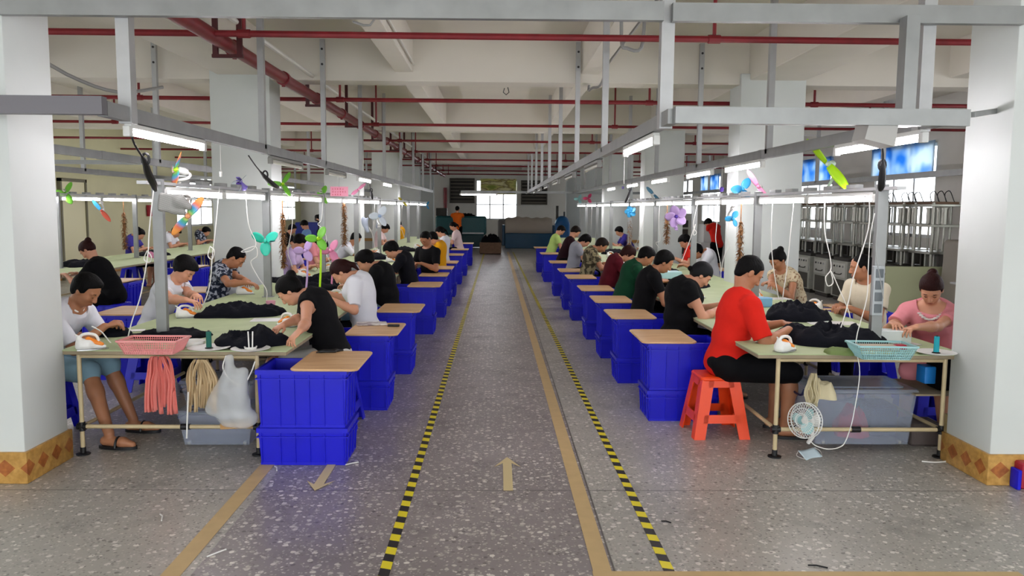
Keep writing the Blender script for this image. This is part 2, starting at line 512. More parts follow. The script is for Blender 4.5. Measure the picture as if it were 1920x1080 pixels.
def surface(D, lo, h, name, mats, T=None):
    """surface nets"""
    S = D < 0
    X, Y, Z = D.shape
    acc = np.zeros((X - 1, Y - 1, Z - 1, 3), np.float32); cnt = np.zeros((X - 1, Y - 1, Z - 1), np.float32)
    quads = []
    act = None
    for axis in range(3):
        sl0 = [slice(None)] * 3; sl1 = [slice(None)] * 3
        sl0[axis] = slice(0, -1); sl1[axis] = slice(1, None)
        s0 = S[tuple(sl0)]; s1 = S[tuple(sl1)]
        idx = np.argwhere(s0 != s1)
        # keep edges away from the border
        o = [a for a in range(3) if a != axis]
        dims = np.array(D.shape)
        ok = (idx[:, o[0]] > 0) & (idx[:, o[1]] > 0) & (idx[:, o[0]] < dims[o[0]] - 1) & (idx[:, o[1]] < dims[o[1]] - 1)
        idx = idx[ok]
        if not len(idx): continue
        e = np.zeros(3, int); e[axis] = 1
        d0 = D[idx[:, 0], idx[:, 1], idx[:, 2]]; j = idx + e
        d1 = D[j[:, 0], j[:, 1], j[:, 2]]
        t = d0 / (d0 - d1)
        pt = idx.astype(np.float32).copy(); pt[:, axis] += t
        cells = []
        for da, db in ((0, 0), (-1, 0), (-1, -1), (0, -1)):
            c = idx.copy(); c[:, o[0]] += da; c[:, o[1]] += db
            flat = (c[:, 0] * (Y - 1) + c[:, 1]) * (Z - 1) + c[:, 2]
            for q in range(3):
                np.add.at(acc.reshape(-1, 3)[:, q], flat, pt[:, q])
            np.add.at(cnt.reshape(-1), flat, 1)
            cells.append(flat)
        q = np.stack(cells, 1)
        flip = (d0 < 0)
        if axis == 1: flip = ~flip
        q[~flip] = q[~flip][:, ::-1]
        quads.append(q)
    quads = np.concatenate(quads)
    used = np.unique(quads)
    remap = np.zeros((X - 1) * (Y - 1) * (Z - 1), np.int64); remap[used] = np.arange(len(used))
    vs = acc.reshape(-1, 3)[used] / cnt.reshape(-1)[used][:, None] * h + lo
    if T is not None:
        Tm = np.array(T)
        vs = vs @ Tm[:3, :3].T + Tm[:3, 3]
    qs = remap[quads].astype(np.int32)
    me = bpy.data.meshes.new(name)
    me.vertices.add(len(vs)); me.vertices.foreach_set('co', vs.astype(np.float32).ravel())
    me.loops.add(qs.size); me.loops.foreach_set('vertex_index', qs.ravel())
    me.polygons.add(len(qs)); me.polygons.foreach_set('loop_start', np.arange(0, qs.size, 4, dtype=np.int32))
    try: me.polygons.foreach_set('loop_total', np.full(len(qs), 4, np.int32))
    except Exception: pass
    me.polygons.foreach_set('use_smooth', np.ones(len(qs), bool))
    for m in (mats if isinstance(mats, (list, tuple)) else [mats]): me.materials.append(m)
    me.update(calc_edges=True)
    return me
# ---------------------------------------------------------------- people
def _v(*a): return np.array(a, float)
def _n(a): return a / (np.linalg.norm(a) + 1e-9)
def person(name_label, loc, rz, shirt, pants=None, skin=None, hair='short', hairm=None, head=None, look=45, hyaw=0, hands=None,
           h=0.008, seat=0.445, sleeve=0.62, wide=1.0, female=False, legs='sit', pleg=1.0, shoes=None, folds=0.009, seed=1, collar=None,
           neck='round', s=0.975, standing=False, group=None, feet=None, hat=None, roll=0, hem=None, handdir=None, extra=None, turn=0.0):
    skin = skin or M_SKIN; pants = pants or M_BLKC; hairm = hairm or M_HAIR
    root = empty('person', loc, rz, name_label, 'person', group)
    zp = 0.93 * s if standing else seat + 0.095 * s
    P0 = _v(0, 0, zp)
    tgt = _v(head[0], head[1]) if head is not None else _v(0.26, zp + 0.62 * s)
    def spine(th, tn):
        d1 = _v(math.sin(th * .5), 0, math.cos(th * .5)); d2 = _v(math.sin(th), 0, math.cos(th)); d3 = _v(math.sin(th * 1.2), 0, math.cos(th * 1.2))
        W = P0 + d1 * .17 * s; C = W + d2 * .18 * s; N = C + d3 * .14 * s
        dn = _v(math.sin(tn), 0, math.cos(tn)); H = N + dn * .172 * s
        return W, C, N, H, d1, d2, d3, dn
    best = None
    for th in np.radians(np.arange(-5, 78, 2.0)):
        for tn in np.radians(np.arange(0, 115, 4.0)):
            H = spine(th, tn)[3]
            e = (H[0] - tgt[0]) ** 2 + (H[2] - tgt[1]) ** 2 + 0.0015 * (tn - th * 1.25 - .2) ** 2
            if best is None or e < best[0]: best = (e, th, tn)
    W, C, N, H, d1, d2, d3, dn = spine(best[1], best[2])
    f2 = _v(d2[2], 0, -d2[0]); f1 = _v(d1[2], 0, -d1[0]); f3 = _v(d3[2], 0, -d3[0]); Yv = _v(0, 1, 0)
    lk = math.radians(look); yw = math.radians(hyaw); rl = math.radians(roll)
    hf = _v(math.cos(lk) * math.cos(yw), math.cos(lk) * math.sin(yw), -math.sin(lk))
    hs = _n(np.cross(_v(0, 0, 1), hf)); hu = np.cross(hf, hs)
    hs, hu = hs * math.cos(rl) + hu * math.sin(rl), hu * math.cos(rl) - hs * math.sin(rl)
    q = s * (0.96 if female else 1.0)
    def hp(f, l, u): return H + (hf * f + hs * l + hu * u) * q
    HA = [hf, hs, hu]
    sw = (0.155 if female else 0.178) * s * (0.5 + 0.5 * wide)
    # turn: one shoulder forward
    ct, st = math.cos(turn), math.sin(turn)
    def shoulder(sd):
        lat = sw * sd
        return N - d3 * 0.045 * s + Yv * lat * ct + f3 * (0.02 * s - lat * st)
    S = {1: shoulder(1), -1: shoulder(-1)}
    hands = hands or {1: (0.50, 0.10, 0.80), -1: (0.48, -0.10, 0.80)}
    arms = {}
    for sd in (1, -1):
        T = _v(*hands[sd]); u_, f_ = 0.285 * s, 0.25 * s
        D = T - S[sd]; L = np.linalg.norm(D)
        if L > (u_ + f_) * .985:
            T = S[sd] + D / L * (u_ + f_) * .985; D = T - S[sd]; L = np.linalg.norm(D)
        dd = D / L
        a = (u_ * u_ - f_ * f_ + L * L) / (2 * L); hh = math.sqrt(max(u_ * u_ - a * a, 0))
        pole = _v(-0.35, 0.55 * sd, -0.9); pole = _n(pole - dd * (pole @ dd))
        arms[sd] = (S[sd], S[sd] + dd * a + pole * hh, T)
    # legs
    kz = seat + 0.035
    LG = {}
    for sd in (1, -1):
        hip = P0 + _v(0.01, 0.088 * s * sd, -0.02)
        if standing:
            kn = _v(0.03, 0.095 * sd, 0.50 * s); an = _v(0.0, 0.10 * sd, 0.09)
        else:
            kn = _v(0.43 * s, (0.13 if not female else 0.10) * sd, kz); an = _v(0.40 * s, 0.13 * sd, 0.10)
        if feet: kn, an = _v(*feet[sd][0]), _v(*feet[sd][1])
        LG[sd] = (hip, kn, an)
    w = wide
    def torso(F, g, k=0.05):
        F.ell(P0 + _v(0.0, 0, 0.0), [f1, Yv, d1], [.118 * s * w + g, (.178 if female else .165) * s * w + g, .12 * s + g], k)
        F.ell(W + f1 * .01, [f2, Yv, d2], [.105 * s * w + g, .138 * s * w + g, .15 * s + g], k)
        F.ell(C + f2 * .012, [f2, Yv, d2], [.112 * s * w + g, .158 * s * w + g, .145 * s + g], k)
        F.ell(C * .35 + N * .65, [f3, Yv, d3], [.088 * s * w + g, .150 * s + g, .085 * s + g], k)
        if female:
            for sd in (1, -1):
                F.ball(C + f2 * .085 * s * w + Yv * .06 * sd + d2 * .01, .052 * s + g * .6, .04)
        for sd in (1, -1):
            F.cone(N + dn * .015, S[sd], .042 * s + g * .6, .048 * s + g * .7, .035)
    B = Field(h)
    torso(B, 0.0)
    for sd in (1, -1):
        Sh, El, Wr = arms[sd]
        ra = s * (0.88 if female else 1.0) * (0.6 + 0.4 * w)
        B.cone(Sh, El, .050 * ra, .038 * ra, .03)
        B.cone(El, El + (Wr - El) * .35, .038 * ra, .040 * ra, .02)
        B.cone(El + (Wr - El) * .3, Wr, .040 * ra, .025 * ra, .02)
        # hand
        fd = _n(Wr - El)
        hd = _n(fd * .75 + (_v(*handdir[sd]) if handdir else _v(.35, -.45 * sd, -.25)))
        pn = _v(0, 0, -1.0) if abs(hd[2]) < .85 else _v(-1, 0, 0)
        pn = _n(pn - hd * (pn @ hd)); ps = np.cross(pn, hd) * sd      # ps points to the thumb side
        if ps[1] * sd > 0 and abs(ps[1]) > .1: ps = -ps
        hq = s * (0.92 if female else 1.0)
        B.ell(Wr + hd * .048 * hq, [hd, ps, pn], [.055 * hq, .040 * hq, .017 * hq], .015)
        for i, (off, ln) in enumerate(((.030, .92), (.010, 1.0), (-.011, .94), (-.030, .78))):
            b0 = Wr + (hd * .078 + ps * off) * hq
            c = 0.35 + 0.12 * i; p = b0; r0 = .0092
            for j, sl in enumerate((.036, .025, .020)):
                dr = _n(hd * math.cos(c) + pn * math.sin(c) + ps * off * 4)
                p2 = p + dr * sl * ln * hq
                B.cone(p, p2, (r0 - .001 * j) * hq, (r0 - .001 * (j + 1)) * hq, .004)
                p = p2; c += 0.42
        t0 = Wr + (hd * .022 + ps * .026) * hq; t1 = t0 + _n(hd * .75 + ps * .6 + pn * .35) * .042 * hq; t2 = t1 + _n(hd * .95 + ps * .1 + pn * .4) * .032 * hq
        B.cone(t0, t1, .0125 * hq, .0105 * hq, .010); B.cone(t1, t2, .0105 * hq, .0085 * hq, .004)
        hip, kn, an = LG[sd]
        B.cone(hip, kn, .085 * s * (0.5 + 0.5 * w), .056 * s, .03)
        B.cone(kn, kn + (an - kn) * .35, .055 * s, .054 * s, .02)
        B.cone(kn + (an - kn) * .3, an, .055 * s, .034 * s, .02)
        B.cone(an + _v(-.03, 0, -.05), an + _v(.10, .01 * sd, -.055), .033, .033, .02)
        B.cone(an + _v(.10, .01 * sd, -.055), an + _v(.17, .015 * sd, -.068), .034, .022, .02)
    # neck and head
    B.cone(N - dn * .02, hp(-.020, 0, -.07), .054 * s * (0.86 if female else 1.0), .046 * q, .03)
    B.ell(hp(-.008, 0, .022), HA, [.096 * q, .076 * q, .090 * q], .01)
    B.ell(hp(.020, 0, -.045), HA, [.066 * q, .060 * q, .062 * q], .035)
    B.ell(hp(.038, 0, -.082), HA, [.036 * q, .042 * q, .026 * q], .03)       # chin
    for sd in (1, -1):
        B.ell(hp(.052, .036 * sd, -.030), HA, [.026 * q, .024 * q, .022 * q], .02)      # cheekbone
        B.ell(hp(.090, .030 * sd, .002), HA, [.012 * q, .017 * q, .010 * q], .012, 's')  # eye socket
        B.ell(hp(.072, .030 * sd, .000), HA, [.014 * q, .014 * q, .011 * q], .006)       # lid
        B.cone(hp(.082, .014 * sd, .020), hp(.070, .048 * sd, .020), .009 * q, .008 * q, .012)   # brow
        B.ell(hp(-.006, .077 * sd, -.012), [_n(hf + hs * .35 * sd), hs, hu], [.017 * q, .008 * q, .030 * q], .006)  # ear
    B.cone(hp(.086, 0, .006), hp(.102, 0, -.030), .0085 * q, .0115 * q, .010)     # nose
    B.ell(hp(.097, 0, -.036), HA, [.013 * q, .017 * q, .010 * q], .008)
    B.ell(hp(.082, 0, -.062), HA, [.012 * q, .023 * q, .0075 * q], .008)
    B.ell(hp(.080, 0, -.073), HA, [.011 * q, .020 * q, .0075 * q], .006)
    link('body', B.mesh('body', skin), root)
    # face details
    if h < 0.0095:
        for sd in (1, -1):
            e = MB(); R = Matrix([list(a) for a in HA]).transposed()
            c = hp(.0838, .030 * sd, -.0015)
            pts = []
            for k in range(9):
                t = -1 + k / 4
                pts.append(Vector(hp(.0855 - abs(t) * .004, .030 * sd + t * .0135, -.003 - .003 * (1 - t * t))))
            e.tube(pts, [.0006, .0016, .0024, .0028, .0028, .0028, .0024, .0016, .0006], 6)
            e.build('eye', M_EYE, root)
            e = MB(); pts = [Vector(hp(.0905 - abs(t) * .006 - .004 * (t > 0), (.030 + t * .017) * sd, .0215 + .004 * (1 - t * t))) for t in (-1, -.5, 0, .5, 1)]
            e.tube(pts, [.0014, .0030, .0032, .0026, .0010], 6)
            e.build('eyebrow', hairm, root)
        e = MB()
        for dz, rr in ((-.0655, .0034), (-.0715, .0040)):
            e.tube([Vector(hp(.0925 - abs(t) * .008, t * .021, dz + .001 * (1 - t * t))) for t in (-1, -.5, 0, .5, 1)], [.001, rr, rr, rr, .001], 6)
        e.build('lips', M_LIP, root)
    # hair
    if hair != 'none':
        F = Field(min(h, .008) if h < .0095 else h)
        g = {'buzz': .006, 'short': .014, 'full': .020, 'bun': .013, 'tail': .013, 'long': .018, 'scarf': .014}[hair]
        F.ell(hp(-.014, 0, .024), HA, [(.097 + g * .6) * q, (.077 + g * .8) * q, (.088 + g) * q], .01)
        if hair in ('short', 'full'):
            F.ell(hp(.020, .01, .088), HA, [(.050 + g * .3) * q, .050 * q, (.020 + g * .3) * q], .02)
        if hair == 'full':
            F.ell(hp(.070, 0, .062), HA, [.026 * q, .062 * q, .026 * q], .02)
            F.ell(hp(-.06, 0, .03), HA, [.062 * q, .075 * q, .075 * q], .02)
        if hair in ('short', 'buzz'): F.ell(hp(-.052, 0, -.022), HA, [.046 * q, .064 * q, .066 * q], .015)
        if hair in ('bun', 'scarf'):
            if hair == 'bun': F.ball(hp(-.105, 0, .070), .040 * q, .012)
            F.ell(hp(-.05, 0, .0), HA, [.062 * q, .074 * q, .075 * q], .02)
        if hair == 'tail':
            F.ell(hp(-.05, 0, .0), HA, [.062 * q, .074 * q, .075 * q], .02)
            F.cone(hp(-.10, 0, .03), hp(-.13, 0, -.05), .026 * q, .022 * q, .02); F.cone(hp(-.13, 0, -.05), hp(-.12, .01, -.15), .022 * q, .010 * q, .02)
        if hair == 'long':
            F.ell(hp(-.045, 0, -.03), HA, [.068 * q, .082 * q, .10 * q], .02)
        if hair in ('short', 'full', 'buzz'): F.folds(.0032, seed, 60)
        else: F.folds(.0022, seed, 45)
        H0 = H.copy(); lowback = {'buzz': -.08, 'short': -.095, 'full': -.10, 'bun': -.085, 'tail': -.16, 'long': -.14, 'scarf': -.08}[hair]
        front = {'buzz': .074, 'short': .074, 'full': .056, 'bun': .058, 'tail': .052, 'long': .05, 'scarf': .05}[hair]
        def hairline(P, H0=H0):
            df = [P[i] - H0[i] for i in range(3)]
            f = sum(hf[i] * df[i] for i in range(3)) / q; u = sum(hu[i] * df[i] for i in range(3)) / q
            g_ = np.interp(f, [-.10, -.045, -.030, .030, .038, .075, .12], [lowback, lowback, -.045 if hair != 'buzz' else -.02, .000 if hair != 'long' else -.03, .046 if hair in ('short', 'buzz') else .036, front, front + .01])
            return (g_ - u) * q
        F.cut(hairline)
        hm = hat if hair == 'scarf' and hat else hairm
        link('headscarf' if hair == 'scarf' else 'hair', F.mesh('hair', hm), root)
        if hair == 'scarf':
            F = Field(min(h, .008)); F.ell(hp(-.06, 0, -.01), HA, [.055 * q, .07 * q, .06 * q], .02)
            F.ball(hp(-.115, .0, -.03), .026 * q, .01); link('hair', F.mesh('hair', M_HAIR), root)
    # top
    T = Field(h)
    g = .016
    torso(T, g)
    for sd in (1, -1):
        Sh, El, Wr = arms[sd]; ra = s * (0.9 if female else 1.0) * (0.6 + 0.4 * w)
        if sleeve > 0:
            e1 = min(sleeve, 1.0)
            T.cone(Sh, Sh + (El - Sh) * e1, .062 * ra, (.062 if sleeve < 1 else .052) * ra, .035)
            if sleeve > 1: T.cone(El, El + (Wr - El) * (sleeve - 1), .050 * ra, .036 * ra, .02)
            # clean cuff
            if sleeve < 1:
                ax = _n(El - Sh); pe = Sh + (El - Sh) * e1
                T.cut(lambda P, ax=ax, pe=pe: np.where((np.sqrt(sum((P[i] - pe[i]) ** 2 for i in range(3))) < .078 * ra), sum(ax[i] * (P[i] - pe[i]) for i in range(3)), -1.0))
    nz = {'round': .042, 'v': .028, 'high': .055}[neck]
    nd = _n(dn * .7 + d3 * .6)
    T.cut(lambda P: np.where(np.sqrt(sum((P[i] - N[i]) ** 2 for i in range(3))) < .105, sum(nd[i] * (P[i] - N[i]) for i in range(3)) - nz - (0.35 * (sum(-f3[i] * (P[i] - N[i]) for i in range(3))) if neck != 'high' else 0), -1.0))
    hz = (P0[2] - .09 * s) if hem is None else hem
    T.cut(lambda P: hz - P[2])
    if folds: T.folds(folds, seed, 20)
    tm = T.mesh('shirt', shirt)
    to = link('shirt' if not (female and sleeve == 0) else 'top', tm, root)
    if collar is not None:
        cb = MB(); pts = []
        xx = _n(np.cross(nd, Yv))
        for k in range(15):
            a = math.pi * (0.14 + 1.72 * k / 14)
            rr = .066 * s
            pts.append(Vector(N + nd * (.020 + .012 * (1 - math.cos(a)) * .5) - (xx if xx @ f3 < 0 else -xx) * math.cos(a) * rr * 1.05 * 1.0 + Yv * math.sin(a) * rr * 1.05))
        cb.tube(pts, [.004] + [.009] * 13 + [.004], 6)
        cb.build('collar', collar, root)
    # trousers
    L = Field(max(h, .007))
    L.ell(P0 + _v(0, 0, -.005), [f1, Yv, d1], [.118 * s * w + .012, .168 * s * w + .012, .112 * s], .04)
    for sd in (1, -1):
        hip, kn, an = LG[sd]
        L.cone(hip, hip + (kn - hip) * min(pleg, 1.0), .085 * s * (0.5 + 0.5 * w) + .016, .060 * s + .018, .04)
        if pleg > 1: L.cone(kn, kn + (an - kn) * (pleg - 1), .060 * s + .012, .045 * s + .012, .02)
    L.cut(lambda P: P[2] - (P0[2] + .075))
    if folds: L.folds(.009, seed + 5, 16)
    if legs == 'skirt':
        L.ell((LG[1][0] + LG[-1][1]) / 2 + _v(0, 0, -.02), [_v(1, 0, 0), Yv, _v(0, 0, 1)], [.24, .17, .10], .05)
    link('trousers' if pleg > 1.2 else ('skirt' if legs == 'skirt' else 'shorts'), L.mesh('trousers', pants), root)
    # footwear
    for sd in (1, -1):
        an = LG[sd][2]; f = MB()
        out = []
        for k in range(18):
            a = 2 * math.pi * k / 18; x = math.cos(a); y = math.sin(a)
            out.append((an[0] + .065 + .135 * x, an[1] + .012 * sd + y * (.043 + .007 * x)))
        f.prism(out, 0.002, .022)
        pts = [Vector((an[0] + .07 + .045 * math.cos(t) * 0, an[1] + .012 * sd + .048 * math.cos(t), .018 + .062 * math.sin(t))) for t in np.linspace(0, math.pi, 9)]
        f.tube(pts, .008, 6)
        f.build('sandal', shoes or M_BLKP, root)
    return root, dict(H=H, hp=hp, N=N, S=S, P0=P0, arms=arms, hf=hf, hs=hs, hu=hu)
# ---------------------------------------------------------------- the hall
COLY = [4.67, 10.0, 16.4, 22.6, 28.8, 35.0]
XL, XR = -9.5, 8.1            # side walls
YB = 39.0                     # end wall
SLAB = 3.75; BEAM = 3.22
m = MB(); m.box(XL - .2, -3, -0.12, XR + .2, YB + .2, 0); struct(m.build('floor', floor_material()))
m = MB(); m.box(XL - .2, -3, SLAB, XR + .2, YB + .2, SLAB + .15); struct(m.build('ceiling', M_CEIL))
# beams
k = 0
for y in COLY:
    m = MB(); m.bbox(XL, y + .06, BEAM - .03, XR, y + .42, SLAB + .02, .012); struct(m.build('trim_%d' % k, M_CEIL)); k += 1
for x0, x1, zb in ((-3.42, -2.86, BEAM + .02), (3.10, 3.78, BEAM + .02), (-1.27, -1.05, 3.30), (1.02, 1.24, 3.30), (-5.9, -5.65, 3.30), (-8.0, -7.75, 3.3), (5.6, 5.85, 3.3)):
    m = MB(); m.bbox(x0, -3, zb, x1, YB, SLAB + .02, .012); struct(m.build('trim_%d' % k, M_CEIL)); k += 1
# walls with window holes, some added to bring daylight to the far end
def wall_with_holes(name, along, fixed, a0, a1, z1, holes, thick, material):
    """along 'y': wall in the plane x=fixed; along 'x': wall in the plane y=fixed"""
    m = MB()
    def bx(u0, u1, z0, zz):
        if u1 - u0 < 1e-4 or zz - z0 < 1e-4: return
        if along == 'y': m.box(min(fixed, fixed + thick), u0, z0, max(fixed, fixed + thick), u1, zz)
        else: m.box(u0, min(fixed, fixed + thick), z0, u1, max(fixed, fixed + thick), zz)
    u = a0
    for h0, h1, b, t in sorted(holes):
        bx(u, h0, 0, z1); bx(h0, h1, 0, b); bx(h0, h1, t, z1); u = h1
    bx(u, a1, 0, z1)
    return struct(m.build(name, material, smooth=False))
RW = [(14.8, 17.2), (19.4, 21.8), (24.2, 26.6), (29.2, 31.8), (33.4, 38.0), (5.2, 9.4), (-1.5, 3.6)]  # the opening nearest the end wall is added, out of view, to brighten that end
wall_with_holes('wall_right', 'y', XR, -3, YB, SLAB, [(a, b, 1.15, 2.92) for a, b in RW], .2, M_WALL)
LW = [(-1.5, 3.5), (6.5, 10.5), (14.9, 16.5), (24, 27), (30, 33), (34.2, 38)]  # openings nearest the end wall are unseen additions that let in daylight there
wall_with_holes('wall_left', 'y', XL, -3, YB, SLAB, [(a, b, 1.0, 2.6) for a, b in LW], -.2, M_GWALL)
wall_with_holes('wall_front', 'x', -3.0, XL, XR, SLAB, [(-8.6, -5.0, .9, 3.0), (-3.6, -.3, .05, 2.9), (.3, 3.6, .05, 2.9), (4.4, 7.4, .9, 3.0)], -.2, M_WALL)
wx0 = at_y(893, 400, YB).x; wx1 = at_y(969, 400, YB).x
wz0 = at_y(930, 412, YB).z; wz1 = at_y(930, 337, YB).z
wall_with_holes('wall_back', 'x', YB, XL, XR, SLAB, [(wx0, wx1, wz0, wz1)], .2, M_WALL)
m = MB(); m.box(XL, YB + .001 - .02, 0, XL + .01, YB, .1)
# baseboards
for nm, x0, x1, y0, y1 in (('baseboard_left', XL, XL + .02, -3, YB), ('baseboard_right', XR - .02, XR, -3, YB), ('baseboard_back', XL, XR, YB - .02, YB)):
    m = MB(); m.box(x0, y0, 0, x1, y1, .14); struct(m.build(nm, mat('tile_base', '#b98a4a', .35, var=.1)))
M_GLASS = mat('window_glass', '#f4fbff', .05, trans=1.0, alpha=.35)
M_FRAME = mat('window_frame_paint', '#e9ecec', .4)
def window(i, axis, fixed, a0, a1, z0, z1, nm, inward):
    r = bpy.data.objects.new('window_%d' % i, None); COL.objects.link(r); r['kind'] = 'structure'
    f = MB()
    def bx(u0, u1, za, zb, d0=.02, d1=.08):
        if axis == 'y': f.box(*(lambda p, q: (min(p, q), u0, za, max(p, q), u1, zb))(fixed + inward * d0, fixed + inward * d1))
        else: f.box(*(lambda p, q: (u0, min(p, q), za, u1, max(p, q), zb))(fixed + inward * d0, fixed + inward * d1))
    bx(a0, a1, z0, z0 + .06); bx(a0, a1, z1 - .06, z1)
    for j in range(nm + 1):
        u = a0 + (a1 - a0) * j / nm
        bx(max(a0, u - .03), min(a1, u + .03), z0, z1)
    bx(a0, a1, (z0 * .62 + z1 * .38) - .02, (z0 * .62 + z1 * .38) + .02)
    f.build('window_frame', M_FRAME, r, smooth=False)
    f = MB(); bx(a0 + .01, a1 - .01, z0 + .01, z1 - .01, .045, .052); f.build('pane', M_GLASS, r, smooth=False)
    return r
wi = 0
for a, b in RW: window(wi, 'y', XR, a, b, 1.15, 2.92, 3, 1); wi += 1
for a, b in LW: window(wi, 'y', XL, a, b, 1.0, 2.6, 3, -1); wi += 1
window(wi, 'x', YB, wx0, wx1, wz0, wz1, 3, 1)
# columns with tiled feet
def tile_material():
    m = bpy.data.materials.new('diamond_tile'); m.use_nodes = True
    nt = m.node_tree; N = nt.nodes; L = nt.links; b = N['Principled BSDF']; b.inputs['Roughness'].default_value = .3
    tc = N.new('ShaderNodeTexCoord'); sp = N.new('ShaderNodeSeparateXYZ'); L.new(tc.outputs['Object'], sp.inputs[0])
    def mt(op, a, v, w=None):
        x = N.new('ShaderNodeMath'); x.operation = op
        for i, q in enumerate((a, v) if w is None else (a, v, w)):
            if isinstance(q, (int, float)): x.inputs[i].default_value = q
            else: L.new(q, x.inputs[i])
        return x.outputs[0]
    u = mt('ADD', sp.outputs[0], sp.outputs[1])
    fu = mt('ABSOLUTE', mt('SUBTRACT', mt('FRACT', mt('DIVIDE', mt('ADD', u, 20.03), .15), 0), .5), 0)
    fz = mt('ABSOLUTE', mt('DIVIDE', mt('SUBTRACT', sp.outputs[2], .095), .13), 0)
    d = mt('ADD', fu, fz)
    inn = mt('LESS_THAN', d, .40)
    n = N.new('ShaderNodeTexNoise'); n.inputs['Scale'].default_value = 25; n.inputs['Detail'].default_value = 5; L.new(tc.outputs['Object'], n.inputs['Vector'])
    def rp(c1, c2):
        r = N.new('ShaderNodeValToRGB'); r.color_ramp.elements[0].position = .35; r.color_ramp.elements[1].position = .65
        r.color_ramp.elements[0].color = srgb(c1); r.color_ramp.elements[1].color = srgb(c2); L.new(n.outputs['Fac'], r.inputs[0]); return r.outputs[0]
    x = N.new('ShaderNodeMix'); x.data_type = 'RGBA'; L.new(inn, x.inputs[0]); L.new(rp('#a97f3c', '#c79a52'), x.inputs[6]); L.new(rp('#8f4e22', '#b06a30'), x.inputs[7])
    L.new(x.outputs[2], b.inputs['Base Color'])
    return m
M_TILE = tile_material()
ci = 0
for y in COLY:
    for x0, x1 in ((-3.52, -2.79), (2.99, 3.80)):
        r = empty('column', ((x0 + x1) / 2, y + .24, 0)); r['kind'] = 'structure'; r['label'] = 'white painted square concrete column'
        w = (x1 - x0) / 2
        m = MB(); m.bbox(-w, -.24, 0, w, .24, BEAM + .1, .012); m.build('shaft', M_COLM, r)
        m = MB(); m.bbox(-w - .018, -.258, 0, w + .018, .258, .19, .006); m.build('tile_foot', M_TILE, r)
        ci += 1
# red rag and things stood at the foot of the near right column
# floor tapes
def tape(name, label, pts, w, material, cat='tape', z=.0015):
    m = MB()
    m.box(-w / 2, 0, 0, w / 2, (Vector(pts[1]) - Vector(pts[0])).length, .0012)
    d = Vector(pts[1]) - Vector(pts[0])
    o = m.build(name, material, None, (pts[0][0], pts[0][1], z), math.atan2(-d.x, d.y), smooth=False)
    return tag(o, label, cat)
def ext(p0, p1, ya, yb):
    a = at_z(*p0, 0); b = at_z(*p1, 0); k_ = (b.x - a.x) / (b.y - a.y)
    return [(a.x + (ya - a.y) * k_, ya), (a.x + (yb - a.y) * k_, yb)]
HL = ext((722, 1070), (862, 622), 1.2, 30); HR = ext((1254, 1070), (1024, 600), 1.2, 30); TN = ext((1129, 1070), (990, 600), 1.2, 30); TL = ext((328, 1070), (490, 885), 1.2, 30)
print('TAPES', HL, HR, TN, TL)
HZ = stripes_material('hazard_stripes', '#e6d61c', '#1d1a18', .155, .35)
tape('hazard_tape', 'yellow and black striped floor tape on the left side of the aisle', HL, .05, HZ)
tape('hazard_tape', 'yellow and black striped floor tape on the right side of the aisle', HR, .05, HZ)
tape('floor_tape', 'long tan floor tape running down the aisle just right of its middle', TN, .085, M_TAN)
tape('floor_tape', 'tan floor tape coming out from under the nearest blue crates on the left', TL, .09, M_TAN)
tape('floor_tape', 'tan floor tape crossing the floor at the bottom right of the photo', [tuple(at_z(1112, 1079, 0))[:2], tuple(at_z(1918, 1080, 0))[:2]], .07, M_TAN, z=.003)
def arrow(label, p, rz, L=.62):
    m = MB()
    w = .028
    m.prism([(-w, 0), (w, 0), (w, L * .80), (.085, L * .68), (0, L), (-.085, L * .68), (-w, L * .80)], 0, .0012)
    tag(m.build('floor_arrow', M_KHAKI, None, (p.x, p.y, .0032), rz, smooth=False), label, 'arrow')
a0 = at_z(953, 921, 0)
arrow('cream arrow of tape on the floor pointing away down the aisle', a0, 0, at_z(950, 858, 0).y - a0.y)
a1 = at_z(612, 876, 0); a2 = at_z(590, 921, 0)
arrow('cream arrow of tape on the floor pointing towards the viewer beside the left crates', Vector((a2.x, a1.y + .1, 0)), math.pi, a1.y + .1 - a2.y)
# litter
for i, (p0, p1, lb) in enumerate((((388, 1046), (424, 1032), 'thin white thread lying on the floor at bottom left'), ((300, 966), (303, 978), 'scrap of white paper on the floor left of the tan tape'),
                              ((648, 873), (672, 868), 'thin white strip beside the nearest left crate corner'), ((515, 876), (519, 884), 'small white scrap in front of the nearest left crate'), ((1240, 979), (1258, 982), 'dark thread on the floor right of the striped tape'), ((1515, 1062), (1552, 1067), 'dark strip of rubber on the floor at bottom right'))):
    a = at_z(*p0, 0); b = at_z(*p1, 0)
    m = MB(); m.tube([a + Vector((0, 0, .006)), a.lerp(b, .4) + Vector((.006, .01, .006)), b + Vector((0, 0, .006))], .004, 5)
    tag(m.build('floor_scrap', M_WHITE if 'white' in lb else M_BLKP), lb, 'litter')

